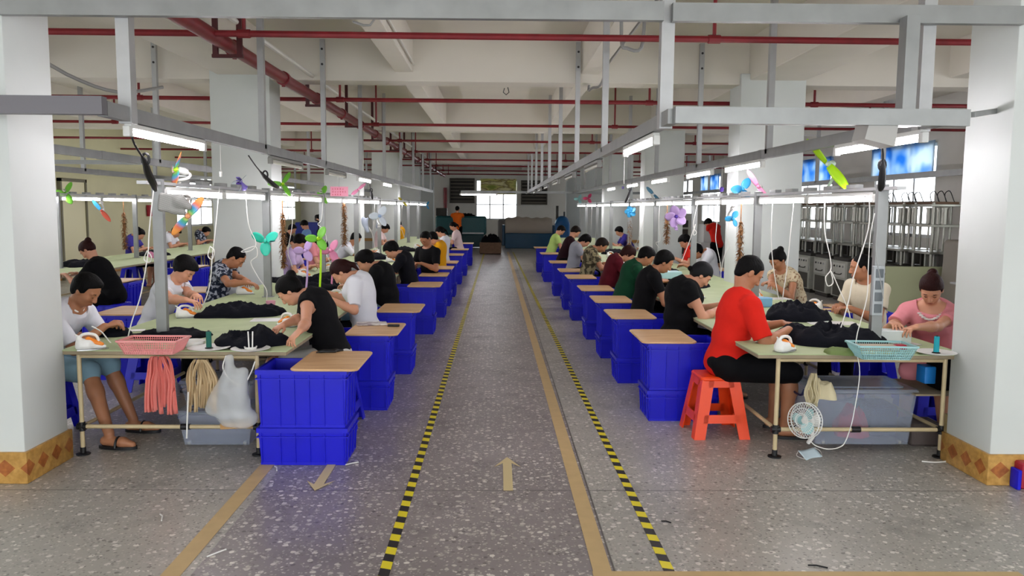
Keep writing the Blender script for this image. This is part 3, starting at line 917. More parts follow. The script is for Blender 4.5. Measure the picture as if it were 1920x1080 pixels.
# ---------------------------------------------------------------- sprinkler pipes under the ceiling
PZ = 3.05
bp = MB(); bp.tube([(-2.37, 1.5, PZ), (-2.37, 36, PZ)], .062, 14)
br = empty('sprinkler_main_pipe', (0, 0, 0), 0, 'thick dark red main sprinkler pipe running the length of the hall', 'pipe')
bp.build('pipe', M_RED, br)
for y in np.arange(4.1, 35, 1.65):
    m = MB(); m.tube([(-2.37, y - .04, PZ), (-2.37, y + .04, PZ)], .078, 14); m.tube([(-2.37, y, PZ - .09), (-2.37, y, PZ - .04)], .02, 6)
    m.build('coupling', M_RED, br)
wc = MB(); wc.tube([(-2.28, 1.5, PZ + .19), (-2.28, 36, PZ + .19)], .024, 8)
tag(wc.build('conduit', M_WCOND), 'thin white conduit running just above the thick red pipe', 'conduit')
i = 0
for y in (7.2, 10.6, 13.3, 16.0, 18.7, 21.4, 24.1, 26.8, 29.5):
    m = MB(); zb = PZ - .085
    for x in (-2.47, -2.26): m.bar((x, y, zb), (x, y, SLAB), .045, .03, (0, 1, 0))
    m.bar((-2.50, y, zb - .015), (-2.23, y, zb - .015), .03, .03)
    tag(m.build('pipe_hanger', M_DRED), 'dark red U shaped iron hanger, %s along the main red pipe' % ORD[i], 'hanger', 'hangers of the main red pipe'); i += 1
PY = [6.75, 10.75, 13.9, 17.2, 20.5, 23.9, 27.3, 30.7, 34.0]
for i, y in enumerate(PY):
    r = empty('sprinkler_pipe', (0, y, PZ), 0, 'dark red sprinkler pipe across the hall, %s from the front' % ORD[i], 'pipe', 'red sprinkler pipes across the hall')
    m = MB(); m.tube([(XL + .03, 0, 0), (XR - .03, 0, 0)], .027 if i < 2 else .024, 8); m.build('pipe', M_RED, r)
    for x in ((-6.5, -4.7, -2.08, .0 - 99, 2.0 if i != 0 else 1.78, 4.2, 6.4)):
        if x < -50: continue
        m = MB(); m.tube([(x, 0, 0), (x, 0, SLAB - PZ - .004)], .016, 6); m.tube([(x - .05, 0, 0), (x + .05, 0, 0)], .036, 8); m.build('drop', M_RED, r)
for (xa, ya, za, xb, yb, zb, lb) in ((.46 + .75, 7.0, 3.22, 1.0, 14, 3.22, ''),):
    pass
def conduit(pts, lb, r=.016, material=None):
    m = MB(); m.tube(catmull(pts, 4), r, 7); return tag(m.build('conduit', material or M_COND), lb, 'conduit')
conduit([(1.28, 5.5, 3.34), (1.28, 9.2, 3.34), (1.27, 9.5, 3.30), (1.22, 9.75, 3.12), (1.15, 9.95, 3.12), (1.14, 10.3, 3.14), (1.14, 10.6, 3.32), (1.14, 16.2, 3.32)], 'grey conduit along the right ceiling beam with a dip under the cross beam')
conduit([(1.05, 7.0, 3.7), (1.05, 7.0, 3.1), (1.10, 7.0, 3.02), (1.22, 7.0, 3.02), (1.26, 7.1, 3.3)], 'grey conduit bent in a U near the front right hanger')
conduit([(-4.6, 5.0, 3.22), (-4.5, 7.2, 3.20), (-4.5, 8.6, 3.0), (-4.3, 9.3, 2.92), (-4.0, 9.8, 3.05)], 'grey flexible conduit near the left column top', .02)
conduit([(-1.02, 5.5, 3.40), (-1.02, 9.9, 3.36)], 'thin white conduit on the left ceiling beam', .012, M_WCOND)
conduit([(-.98, 6.5, 3.7), (-.98, 6.5, 3.12), (-1.15, 6.5, 3.10)], 'thin grey conduit dropping from the ceiling by the left beam', .010)
m = MB(); p = at_y(949, 170, 10.04)
m.tube([p + Vector((-.02, 0, .03)), p + Vector((-.035, 0, -.02)), p + Vector((0, 0, -.05)), p + Vector((.035, 0, -.02)), p + Vector((.02, 0, .04))], .006, 6)
tag(m.build('ceiling_hook', M_BLKP), 'small dark hook hanging from the first cross beam over the aisle', 'hook')

# ---------------------------------------------------------------- hanging steel rails and their posts
RZ = 2.165
RAILS = [(-2.13, 4.42, 26.2, 'left work table'), (.97, 4.5, 27.0, 'right side of the aisle'), (2.48, 4.5, 26.2, 'right work table'), (-4.15, 5.5, 26.2, 'far left'), (-6.4, 7.0, 26.2, 'left wall table'), (6.05, 7.2, 26.2, 'presses on the right')]
HY = [4.72, 7.38, 9.95, 12.6, 15.2, 17.8, 20.4, 23.0, 25.6]
for x, ya, yb, lb in RAILS:
    m = MB(); m.bar((x, ya, RZ), (x, yb, RZ), .055, .082)
    for q in np.arange(ya + 3, yb, 3.0): m.bar((x, q, RZ), (x, q + .09, RZ), .06, .088)
    tag(m.build('steel_rail', M_STEEL), 'long grey steel rail hung above the %s' % lb, 'rail')
    for i, y in enumerate([q for q in HY if q >= ya - .1]):
        r = empty('hanger_post', (x, y, RZ + .04), 0, 'grey steel hanger post above the %s, %s from the front' % (lb, ORD[i]), 'post', 'hanger posts of the steel rails')
        on_beam = any(abs(y - c) < .3 for c in COLY)
        top = (3.66 if on_beam else SLAB) - RZ - .04
        w = .075 if i == 0 else .055
        m = MB()
        m.box(-w / 2, -w / 2, -.09 if not i else -.04, w / 2, w / 2, top)
        m.build('post', M_STEEL2, r, smooth=False)
        if on_beam:
            m = MB()
            for zz in (-.12, -.30):
                m.lathe([(.0, -.004), (.014, -.004), (.014, .006), (0, .006)], (0, -w / 2 - .002, top + zz), 8, Matrix.Rotation(math.pi / 2, 4, 'X'))
            m.build('bolt', M_BLKP, r)
def beam(label, a, b, w=.055, hh=.08, material=None, name='steel_beam'):
    m = MB(); m.bar(a, b, w, hh); return tag(m.build(name, material or M_STEEL, smooth=False), label, 'beam')
zt = 2.80
beam('long grey steel channel across the top from the left column to the aisle post', (-2.78, 4.64, at_y(500, 18, 4.66).z), (.93, 4.64, at_y(1200, 23, 4.66).z), .05, .105)
beam('grey steel channel across the top from the aisle post to the right column', (.98, 4.64, at_y(1400, 27, 4.66).z), (2.99, 4.64, at_y(1800, 30, 4.66).z), .05, .10)
beam('dark grey steel beam in front of the near left column', (-3.6, 4.38, RZ + .01), (-2.10, 4.38, RZ + .01), .06, .095, mat('dark_steel', '#68666a', .45, .4))
beam('grey steel crossbeam over the near end of the right table', (.97, 4.46, RZ), (2.60, 4.46, RZ), .06, .09)
beam('grey steel crossbeam at the far end of the aisle', (-1.2, 26.2, RZ), (6.2, 26.2, RZ))
beam('thin diagonal steel strut at the right end of the front crossbeam', (2.63, 4.46, RZ + .02), (3.0, 4.85, RZ + .09), .02, .03)
beam('grey steel beam hanging over the right front table end', (2.30, 4.56, RZ - .04), (2.30, 4.56, 2.73), .075, .085)
for y, lb in ((9.95, 'second'), (15.2, 'third')):
    beam('grey steel cross tie between the far left rails, the %s' % lb, (-6.4, y, RZ), (-4.15, y, RZ), .04, .05)

# ---------------------------------------------------------------- tube lamps
def lamp_proto(on, L=1.18):
    r = empty('tube_lamp', (0, 0, 0))
    m = MB(); m.bbox(-.022, -L / 2, 0, .022, L / 2, .028, .006)
    for s_ in (-1, 1): m.bbox(-.02, s_ * L / 2 - .025, -.048, .02, s_ * L / 2 + .025, .012, .006)
    m.build('lamp_housing', M_FIX if on else M_FIXD, r)
    m = MB(); m.tube([(0, -L / 2 + .03, -.024), (0, L / 2 - .03, -.024)], .0165, 12); m.build('tube', M_TUBE if on else M_OFFT, r)
    return r
LAMP_ON = lamp_proto(True); LAMP_OFF = lamp_proto(False)
_first = {True: LAMP_ON, False: LAMP_OFF}
_usedl = {True: 0, False: 0}
def lamp(p, on, label, rz=0.0, group=None):
    if _usedl[on] == 0:
        o = _first[on]; o.location = p; o.rotation_euler = (0, 0, rz); tag(o, label, 'lamp', group)
    else:
        o = dup(_first[on], p, rz, label)
        o['category'] = 'lamp'
        if group: o['group'] = group
    _usedl[on] += 1
    return o
def up_lamp(x, y, on, label, dx=0.0):
    lamp((x + dx, y, RZ - .075), on, label, 0, 'tube lamps under the hanging rails')
up_lamp(-2.13, 5.30, True, 'lit tube lamp under the near left hanging rail', .0)
up_lamp(-2.13, 8.2, False, 'unlit tube lamp second under the left hanging rail')
up_lamp(-2.13, 10.7, False, 'unlit tube lamp third under the left hanging rail')
up_lamp(-2.13, 12.9, True, 'lit tube lamp fourth under the left hanging rail')
up_lamp(-2.13, 15.5, True, 'lit tube lamp fifth under the left hanging rail')
up_lamp(.97, 5.55, True, 'lit tube lamp under the near end of the rail right of the aisle')
for i, y in enumerate((8.3, 10.9, 13.5, 16.1, 18.7, 21.3)):
    up_lamp(.97, y, False, 'unlit tube lamp on the rail right of the aisle, %s from the front' % ORD[i])
for i, y in enumerate((5.2, 8.0, 9.75, 12.1, 14.5, 17.2)):
    up_lamp(2.44, y, True, 'lit tube lamp under the rail over the right table, %s from the front' % ORD[i])
lamp((-.62, 26.2, RZ - .07), True, 'lit tube lamp hung across the far left end of the aisle', math.pi / 2, 'tube lamps under the hanging rails')
# ---------------------------------------------------------------- work tables
TZ = 0.72
def make_table(x0, x1, L, label, y, lg=(.06, .22)):
    w = x1 - x0; lgx = {-1: -w / 2 + lg[0], 1: w / 2 - lg[1]}
    r = empty('work_table', ((x0 + x1) / 2, y, 0), 0, label, 'table')
    m = MB(); m.bbox(-w / 2, 0, TZ - .032, w / 2, L - .006, TZ - .006, .006); m.build('tabletop', M_EDGE, r)
    m = MB(); m.bbox(-w / 2 - .004, -.004, TZ - .008, w / 2 + .004, L - .006, TZ, .003)
    m.build('green_mat', M_MAT, r)
    for sx in (-1, 1):
        for yy in (.10, L - .10):
            m = MB(); x = lgx[sx]
            m.tube([(x, yy, .012), (x, yy, TZ - .03)], .0145, 10)
            lg = m.build('leg', M_PIPE, r)
            m = MB(); m.lathe([(.045, 0), (.045, .008), (.018, .012), (.018, .05)], (x, yy, 0), 14)
            m.build('foot', M_BLKP, lg)
    for yy in (.10, L - .10):
        m = MB(); m.tube([(lgx[-1], yy, .19), (lgx[1], yy, .19)], .014, 10); m.tube([(lgx[-1], yy, .66), (lgx[1], yy, .66)], .012, 8)
        cb = m.build('crossbar', M_PIPE, r)
        for xx in (lgx[-1], 0.02, lgx[1]):
            m = MB(); m.tube([(xx - (.03 if xx else .018), yy, .19), (xx + (.03 if xx else .018), yy, .19)], .021, 10)
            if xx != .02: m.tube([(xx, yy, .16), (xx, yy, .22)], .021, 10)
            m.build('pipe_joint', M_BLKP, cb)
    m = MB()
    for sx in (-1, 1): m.tube([(lgx[sx], .1, .19), (lgx[sx], L - .1, .19)], .014, 8)
    m.build('side_rail', M_PIPE, r)
    return r
ROWT = {}
def row_tables(x0, x1, ya, n, L, nm, lg=(.06, .22)):
    t = make_table(x0, x1, L, 'pale green topped work table in the %s row, nearest the viewer' % nm, ya, lg)
    for i in range(1, n):
        dup(t, ((x0 + x1) / 2, ya + i * L, 0), 0, 'pale green topped work table in the %s row, %s from the viewer' % (nm, ORD[i]))
LT0 = at_z(330, 657, TZ).y
RT0 = at_z(1600, 664, TZ).y
row_tables(-2.80, -1.36, LT0, 8, 2.56, 'left')
row_tables(1.70, 3.08, RT0, 8, 2.56, 'right', (.17, .09))
row_tables(-7.1, -5.7, 9.0, 6, 2.56, 'far left')

# ---------------------------------------------------------------- posts on the tables with lamp rail
def post_row(px, ya, n, L, nm, z0=TZ - .002):
    for i in range(n):
        y = ya + i * L
        r = empty('table_post', (px, y, z0), 0, 'square steel post standing on the %s table row, %s from the front' % (nm, ORD[i]), 'post', 'posts on the %s table row' % nm)
        m = MB(); m.box(-.036, -.022, 0, .036, .022, 1.80 - z0 + .03); m.build('post', M_STEEL, r, smooth=False)
        m = MB(); m.bbox(-.055, -.045, 0, .055, .045, .008, .006); m.build('foot_plate', M_STEEL, r)
        m = MB(); m.bar((0, .025 if i else -.26, 1.80 - z0), (0, L - .025, 1.80 - z0), .06, .022)
        m.build('lamp_bar', M_STEEL2, r)
        if i < 4:
            for j in range(5): MB().bbox(-.03, .35 + j * .42, 1.80 - z0 + .011, .03, .35 + j * .42 + .16, 1.80 - z0 + .040, .005).build('socket', M_GREYP, r)
        for j in (0, 1):
            lamp((px, y + .68 + j * 1.24, 1.80 - .045), True, 'lit tube lamp, %s of its pair, %s pair over the %s tables' % (('nearer', 'farther')[j], ORD[i], nm), 0, 'tube lamps over the %s table row' % nm)
_l = at_z(306, 633, TZ); _r = at_z(1639, 648, TZ)
PLX, PRX = _l.x, _r.x
print('POSTS', _l, _r)
post_row(PLX, _l.y, 8, 2.6, 'left')
post_row(PRX, _r.y, 8, 2.6, 'right')
post_row(-6.4, 9.3, 6, 2.5, 'far left')

# ---------------------------------------------------------------- blue crates with boards on top
def crate_mesh(w, d, h):
    """open plastic crate with rim, ribs and slightly tapered walls"""
    m = MB(); t = .012; tp = .014
    def ringp(x, y, z): return [(-x, -y, z), (x, -y, z), (x, y, z), (-x, y, z)]
    rings = [ringp(w / 2 - tp, d / 2 - tp, 0), ringp(w / 2, d / 2, h), ringp(w / 2 - t, d / 2 - t, h), ringp(w / 2 - t - tp, d / 2 - t - tp, .012)]
    vs = [p for r in rings for p in r]
    fs = [(3, 2, 1, 0)]
    for k in range(3):
        for i in range(4):
            j = (i + 1) % 4; fs.append((4 * k + i, 4 * k + j, 4 * k + 4 + j, 4 * k + 4 + i))
    fs.append((12, 13, 14, 15)); m.poly(vs, fs)
    e = .009
    # rims
    for z0, z1, ex in ((h - .030, h, e), (h - .062, h - .054, e), (0, .02, .004)):
        s_ = -tp if z1 < .03 else -tp * (1 - z0 / h) * .0
        X, Y = w / 2 + ex + s_, d / 2 + ex + s_
        for (a0, b0, a1, b1) in ((-X, -Y, X, -Y + ex + .006), (-X, Y - ex - .006, X, Y), (-X, -Y, -X + ex + .006, Y), (X - ex - .006, -Y, X, Y)):
            m.box(a0, b0, z0, a1, b1, z1)
    # vertical ribs
    for sx in (-1, 1):
        for k in range(4):
            y = -d / 2 + d * (k + .5) / 4 + 0
            m.bar((sx * (w / 2 - tp + .002), y, .01), (sx * (w / 2 + .002), y, h - .03), .007, .011, (0, 1, 0)) if False else m.poly([(sx * (w / 2 - tp - .002), y - .003, .01), (sx * (w / 2 - tp + .009), y - .003, .01), (sx * (w / 2 - tp + .009), y + .003, .01), (sx * (w / 2 - tp - .002), y + .003, .01), (sx * (w / 2 - .002), y - .003, h - .03), (sx * (w / 2 + .009), y - .003, h - .03), (sx * (w / 2 + .009), y + .003, h - .03), (sx * (w / 2 - .002), y + .003, h - .03)], [(0, 1, 2, 3), (4, 5, 6, 7), (0, 1, 5, 4), (1, 2, 6, 5), (2, 3, 7, 6), (3, 0, 4, 7)])
    for sy in (-1, 1):
        for k in range(6):
            x = -w / 2 + w * (k + .5) / 6 if k not in (0, 5) else (-w / 2 + .02 if k == 0 else w / 2 - .02)
            m.poly([(x - .003, sy * (d / 2 - tp - .002), .01), (x + .003, sy * (d / 2 - tp - .002), .01), (x + .003, sy * (d / 2 - tp + .009), .01), (x - .003, sy * (d / 2 - tp + .009), .01), (x - .003, sy * (d / 2 - .002), h - .03), (x + .003, sy * (d / 2 - .002), h - .03), (x + .003, sy * (d / 2 + .009), h - .03), (x - .003, sy * (d / 2 + .009), h - .03)], [(0, 1, 2, 3), (4, 5, 6, 7), (0, 1, 5, 4), (1, 2, 6, 5), (2, 3, 7, 6), (3, 0, 4, 7)])
    return m.mesh('crate', M_BLUE, smooth=False)
CW, CD = .56, .40
LOWC = crate_mesh(CW, CD, .245); UPC = crate_mesh(CW, CD, .375)
BRD = MB().bbox(-.215, -.325, 0, .215, .325, .016, .05, seg=5).mesh('board', M_BOARD)
BRD2 = MB().bbox(-.205, -.335, 0, .205, .335, .016, .03, seg=4).mesh('board', M_BOARD)
def stack(x, y, nm, i, side, bx=None, board=True, rz=0.0):
    """x,y: middle of the front bottom edge"""
    c = (x, y + CD / 2)
    pos = '%s stack from the front %s' % (ORD[i], side)
    a = link('crate', LOWC, None, (c[0], c[1], .0), rz); tag(a, 'short lower blue crate of the %s' % pos, 'crate', 'blue crates beside the tables')
    b = link('crate', UPC, None, (c[0], c[1], .2455), rz); tag(b, 'tall upper blue crate of the %s' % pos, 'crate', 'blue crates beside the tables')
    if board:
        o = link('wooden_board', BRD, None, (bx if bx is not None else x, y + .27, .6215), rz + .0)
        tag(o, 'beech board lying on the %s' % pos, 'board', 'wooden boards on the crates')
        return o
LY = [at_z(570, 873, 0).y, at_z(700, 770, 0).y, at_z(740, 702, 0).y, at_z(780, 627, 0).y, 11.95, 13.35, 14.75, 17.2, 19.4, 22.8]
LXs = [-1.235, -1.16, -1.12, -1.10, -1.06, -1.06, -1.05, -1.05, -1.02, -1.0]
for i, (x, y) in enumerate(zip(LXs, LY)):
    stack(x, y, '', i, 'left of the aisle', x + (.15 if i < 4 else .10))
RY = [at_z(1250, 790, 0).y, 7.45, 8.72, 9.98, 11.7, 12.95, 15.0, 17.9, 20.6]
RXs = [1.46, 1.42, 1.42, 1.40, 1.38, 1.36, 1.34, 1.32, 1.30]
for i, (x, y) in enumerate(zip(RXs, RY)):
    stack(x, y, '', i, 'right of the aisle', x - .13)
for i, (x, y) in enumerate(((-3.62, 7.5), (-3.65, 9.5), (-3.65, 12.0), (-3.65, 15.5))): stack(x, y, '', i, 'left of the left tables', x + .05)
for i, (x, y) in enumerate(((-5.15, 10.6), (-5.15, 13.2), (-5.15, 16.0), (-5.15, 18.8))): stack(x, y, '', i, 'by the far left tables', x)
for i, (x, y) in enumerate(((3.75, 6.0), (3.75, 8.0), (3.75, 10.6), (3.75, 13.4))): stack(x, y, '', i, 'right of the right tables', x, board=(i > 0))

# ---------------------------------------------------------------- stools
def make_stool(material, label, loc, rz=0.0, group=None):
    r = empty('stool', loc, rz, label, 'stool', group)
    H = .445; a0 = .205; a1 = .135
    m = MB(); m.bbox(-a1 - .012, -a1 - .012, H - .03, a1 + .012, a1 + .012, H, .03, seg=3); m.build('seat', material, r)
    def sd(z): return a0 + (a1 - a0) * z / H
    for sx in (-1, 1):
        for sy in (-1, 1):
            m = MB(); vs = []
            for z in (0.0, H - .015):
                q = sd(z); w = .080 if z == 0 else .088; t = .010
                # L shaped corner leg
                pts = [(q, q), (q - w, q), (q - w, q - t), (q - t, q - t), (q - t, q - w), (q, q - w)]
                vs += [(sx * x, sy * y, z) for x, y in pts]
            fs = [(0, 1, 2, 3), (0, 3, 4, 5), (6, 7, 8, 9), (6, 9, 10, 11)] + [(i, (i + 1) % 6, 6 + (i + 1) % 6, 6 + i) for i in range(6)]
            m.poly(vs, fs); m.build('leg', material, r, smooth=False)
    for nm_, z0, z1 in (('stretcher', .115, .175), ('apron', H - .075, H - .02)):
        m = MB()
        for ang in range(4):
            M = Matrix.Rotation(ang * math.pi / 2, 4, 'Z')
            q0, q1 = sd(z0), sd(z1)
            vs = [M @ Vector(p) for p in ((-q0 + .05, q0, z0), (q0 - .05, q0, z0), (q1 - .05, q1, z1), (-q1 + .05, q1, z1), (-q0 + .05, q0 - .01, z0), (q0 - .05, q0 - .01, z0), (q1 - .05, q1 - .01, z1), (-q1 + .05, q1 - .01, z1))]
            m.poly(vs, [(0, 1, 2, 3), (7, 6, 5, 4), (0, 4, 5, 1), (3, 2, 6, 7), (0, 3, 7, 4), (1, 5, 6, 2)])
        m.build(nm_, material, r, smooth=False)
    return r
# ---------------------------------------------------------------- cloth materials for the people
def cloth(name, c, **k): return mat(name, c, k.pop('rough', .85), bump=k.pop('bump', .55), bscale=k.pop('bscale', 17), spec=.2, **k)
C_BLACK = cloth('black_tee', '#060609'); C_WHITE = cloth('white_tee', '#d9dbe2'); C_CREAM = cloth('cream_tee', '#d9d0b8')
C_RED = cloth('red_tee', '#cf2318'); C_GREEN = cloth('green_tee', '#0f3d27'); C_MAROON = cloth('maroon_tee', '#500d1a'); C_DMAROON = cloth('dark_maroon_tee', '#210a12')
C_LIME = cloth('lime_tee', '#b7d678'); C_GREY = cloth('grey_tee', '#8f929a'); C_ORANGE = cloth('orange_tee', '#e0681c'); C_YELLOW = cloth('yellow_tee', '#d79a12')
C_LAV = cloth('lavender_tee', '#b7a2c8'); C_NAVYT = cloth('navy_tee', '#0b0c14'); C_BLUEV = cloth('blue_violet_tee', '#3b348c'); C_SKY = cloth('sky_blue_tee', '#6f95c4')
C_PINK = cloth('pink_blouse', '#d98a92'); C_PINKW = cloth('pale_pink_tee', '#e6cfcf')
C_CAMO = cloth('camouflage', '#3e3a2c', col2='#8d8466', vscale=14, lo=.47, hi=.53)
C_FLOR = cloth('cream_floral', '#cdbfa0', col2='#8f6e55', vscale=38, lo=.54, hi=.60)
C_PAT = cloth('navy_patterned', '#232938', col2='#a6acb8', vscale=22, lo=.50, hi=.56)
C_DENIM = cloth('pale_blue_denim', '#7f9fae'); C_KHAKI = cloth('khaki_shorts', '#6d6a5c'); C_WSH = cloth('white_shorts', '#d4d3d0')
C_STR = stripes_material('black_white_stripes', '#15151a', '#cfcfd2', .05, .0)
C_SCARF = mat('black_headscarf', '#08080c', .7, spec=.3, bump=.2, bscale=40)

def P(label, hip, face, headpx, shirt, hands=None, rz=None, yh=None, **k):
    """hip (x, y); face 'l' faces -x, 'r' faces +x; headpx: where the middle of the head shows in the photo"""
    rz = rz if rz is not None else (math.pi if face == 'l' else 0.0)
    hy = yh if yh is not None else hip[1]
    hd = at_y(headpx[0], headpx[1], hy) - Vector((hip[0], hip[1], 0))
    fx = Vector((math.cos(rz), math.sin(rz), 0))
    dx = hd.dot(fx)
    dx = max(.02, min(.62, dx))
    if hands is None:
        reach = dx + .20
        hands = {1: (reach, .09, .80), -1: (reach - .03, -.10, .80)}
    else:
        hh = {}
        for sd, (px, py, z) in hands.items():
            w = at_z(px, py, z) - Vector((hip[0], hip[1], 0))
            lx = w.dot(fx); ly = -w.x * math.sin(rz) + w.y * math.cos(rz)
            hh[sd] = (lx, ly, z)
        hands = hh
    d = hip[1]
    h = k.pop('h', .0048 if d < 7.5 else (.0065 if d < 10 else (.009 if d < 14 else .0125)))
    if d > 12: k.setdefault('folds', 0)
    return person(label, (hip[0], hip[1], 0), rz, shirt, head=(dx, hd.z), hands=hands, h=h, **k)

LHX = -1.20
# aisle side of the left table, facing left
PA1, I1 = P('woman in black sleeveless top with low bun bending over the near left table', (-1.24, 6.0), 'l', (543, 548), C_BLACK, hands={1: (560, 628, .80), -1: (528, 612, .80)}, look=50, hair='bun', female=True, sleeve=.12, pants=C_WSH, wide=1.12, pleg=.75, s=.98, seed=3)
PA2, _ = P('person in white tee with reddish hair seated at left table behind the second crates', (-1.22, 7.35), 'l', (642, 512), C_WHITE, hands={1: (618, 560, .84), -1: (610, 548, .84)}, look=52, hair='tail', hairm=M_HAIRR, female=True, sleeve=.85, pants=C_NAVYT, pleg=1.9, wide=1.15, seed=4)
PA3, _ = P('heavy set person in black tee seated at left table behind the third crates', (-1.20, 8.75), 'l', (686, 492), C_BLACK, look=40, hair='full', sleeve=.6, pants=C_DENIM, pleg=1.9, wide=1.25, seed=5)
PA4, _ = P('young man in black tee leaning over the left table behind the fourth crates', (-1.18, 10.95), 'l', (735, 470), C_NAVYT, look=45, hair='full', hairm=M_HAIR, sleeve=.7, pleg=1.9, seed=6)
PA5, _ = P('man in black polo shirt with white trim turned to the viewer in the left row', (-1.05, 12.5), 'l', (785, 447), C_BLACK, rz=-2.2, look=40, hair='buzz', skin=M_SKIN2, sleeve=.7, collar=M_WHITE, pleg=1.9, seed=7, h=.0075)
PA6, _ = P('person in yellow shirt seated behind the man in black polo, left row', (-1.02, 14.3), 'l', (812, 448), C_YELLOW, look=40, hair='short', sleeve=.9, pleg=1.9, seed=8)
PA7, _ = P('person in white shirt in the left row, second from its far end', (-1.14, 17.0), 'l', (826, 437), C_WHITE, look=35, hair='tail', female=True, sleeve=.9, seed=9)
PA8, _ = P('person in pale shirt at the far end of the left row near the teal machine', (-1.02, 21.5), 'l', (849, 424), C_PINKW, look=35, hair='tail', female=True, sleeve=.7, seed=10)
# window side of the left table, facing right
PB1, IB1 = P('man in white polo shirt and light blue shorts at the near left table end', (-3.27, 5.70), 'r', (184, 524), C_WHITE, hands={-1: (196, 612, .80), 1: (215, 606, .80)}, rz=-.08, look=38, hair='short', skin=M_SKIN2, sleeve=.85, collar=M_WHITE, pants=C_DENIM, pleg=1.1, neck='v', wide=1.05, seed=11,
          feet={1: ((.44, .12, .50), (.62, .10, .10)), -1: ((.44, -.12, .49), (.66, -.28, .10))}, turn=-.1)
PB2, _ = P('young man in white tee pressing with an iron at the left table', (-3.10, 7.2), 'r', (352, 505), C_WHITE, hands={-1: (372, 572, .85), 1: (392, 570, .85)}, rz=-.15, look=42, hair='full', skin=M_SKIN, sleeve=.5, pleg=1.9, seed=12)
PB3, _ = P('man in dark patterned shirt with shaved head at the left table before the column', (-3.08, 8.75), 'r', (443, 484), C_PAT, hands={-1: (462, 530, .86), 1: (480, 538, .82)}, look=48, hair='buzz', skin=M_SKIN2, sleeve=.6, pleg=1.9, seed=13)
PB4, _ = P('woman in lavender top bending over the left table beyond the column', (-3.05, 11.6), 'r', (562, 455), C_LAV, look=45, hair='full', female=True, sleeve=.6, seed=14)
PB5, _ = P('person in pale pink shirt seated beyond the woman in lavender', (-3.05, 13.4), 'r', (603, 462), C_PINK, look=45, hair='tail', female=True, seed=15)
PB6, _ = P('man in white tee at the left table under the brown tassel strand', (-3.10, 15.4), 'r', (676, 437), C_WHITE, look=42, hair='short', skin=M_SKIN2, seed=16)
PB7, _ = P('person in pale shirt seated further along the left table row', (-3.05, 20.5), 'r', (722, 429), C_PINKW, look=45, hair='full', seed=17)
PB8, _ = P('person in bright yellow shirt at the far end of the left tables', (-2.9, 24.0), 'l', (770, 424), C_YELLOW, look=35, hair='short', seed=18)
# far left tables
PC1, _ = P('woman in black with reddish bun bending over the far left table', (-4.72, 9.9), 'l', (147, 463), C_BLACK, look=50, hair='bun', hairm=M_HAIRR, female=True, sleeve=.5, pleg=1.9, seed=19, yh=9.75)
PC2, _ = P('person in blue violet top seated by the green left wall, nearest of three', (-7.35, 16.2), 'r', (262, 440), C_BLUEV, look=45, hair='bun', female=True, seed=20)
PC3, _ = P('person in white top seated by the green left wall, middle of three', (-7.35, 18.1), 'r', (330, 437), C_WHITE, look=45, hair='full', seed=21)
PC4, _ = P('person in dark patterned top seated by the green left wall, farthest of three', (-7.35, 20.0), 'r', (374, 435), C_PAT, look=35, hair='full', female=True, seed=22)
PC5, _ = P('person in black tee seated at the far left table beyond the column', (-5.3, 19.6), 'r', (556, 415), C_BLACK, look=40, hair='short', seed=23)
PC6, _ = P('person in sky blue shirt bending at the far left table', (-5.0, 21.0), 'l', (577, 424), C_SKY, look=45, hair='full', seed=24)
PC7, _ = P('person dressed all in black standing by the blue bin at far left', (-5.2, 24.0), 'l', (610, 400), C_BLACK, rz=1.9, look=10, hair='short', standing=True, pleg=1.9, sleeve=1.8, seed=25, hands={1: (598, 425, 1.1), -1: (600, 430, 1.1)})
# aisle side of the right table, facing right
PD1, ID1 = P('man in bright red tee on an orange stool at the right table', (1.69, 5.78), 'r', (1408, 503), C_RED, hands={-1: (1478, 618, .80), 1: (1466, 606, .80)}, look=38, hair='buzz', skin=M_SKIN2, sleeve=.85, pants=C_BLACK, pleg=1.02, wide=1.16, s=1.02, seed=31, folds=.012)
PD2, _ = P('woman in black tee and black headscarf at the right table behind the man in red', (1.62, 7.0), 'r', (1313, 517), C_BLACK, look=45, hair='scarf', hat=C_SCARF, female=True, sleeve=.4, pleg=1.9, wide=1.35, seed=32)
PD3, _ = P('man in black tee at the right table between headscarf woman and green shirt', (1.50, 8.25), 'r', (1243, 492), C_BLACK, look=35, hair='short', skin=M_SKIN2, sleeve=.6, pleg=1.9, seed=33)
PD4, _ = P('man in dark green shirt seated at the right table', (1.50, 9.5), 'r', (1212, 482), C_GREEN, look=42, hair='short', skin=M_SKIN2, sleeve=.75, pleg=1.9, wide=1.05, seed=34)
PD5, _ = P('woman in maroon shirt with reddish hair seated at the right table', (1.47, 10.75), 'r', (1178, 477), C_MAROON, look=50, hair='long', hairm=M_HAIRR, female=True, sleeve=.7, seed=35)
PD6, _ = P('man in brown camouflage tee leaning on the right table', (1.42, 12.7), 'r', (1128, 461), C_CAMO, look=48, hair='short', hairm=M_HAIRB, skin=M_SKIN2, sleeve=.6, seed=36, h=.009)
PD7, _ = P('person in grey tee bending at the right table beyond the camouflage tee', (1.36, 14.4), 'r', (1097, 452), C_GREY, look=55, hair='long', sleeve=.6, seed=37)
PD8, _ = P('person in dark maroon tee leaning over the right table', (1.33, 16.3), 'r', (1080, 431), C_DMAROON, look=50, hair='short', hairm=M_HAIRB, sleeve=.6, seed=38, seat=.50)
PD9, _ = P('person in lime green tee at the far end of the right row', (1.28, 19.3), 'r', (1052, 432), C_LIME, look=55, hair='short', sleeve=.5, seed=39)
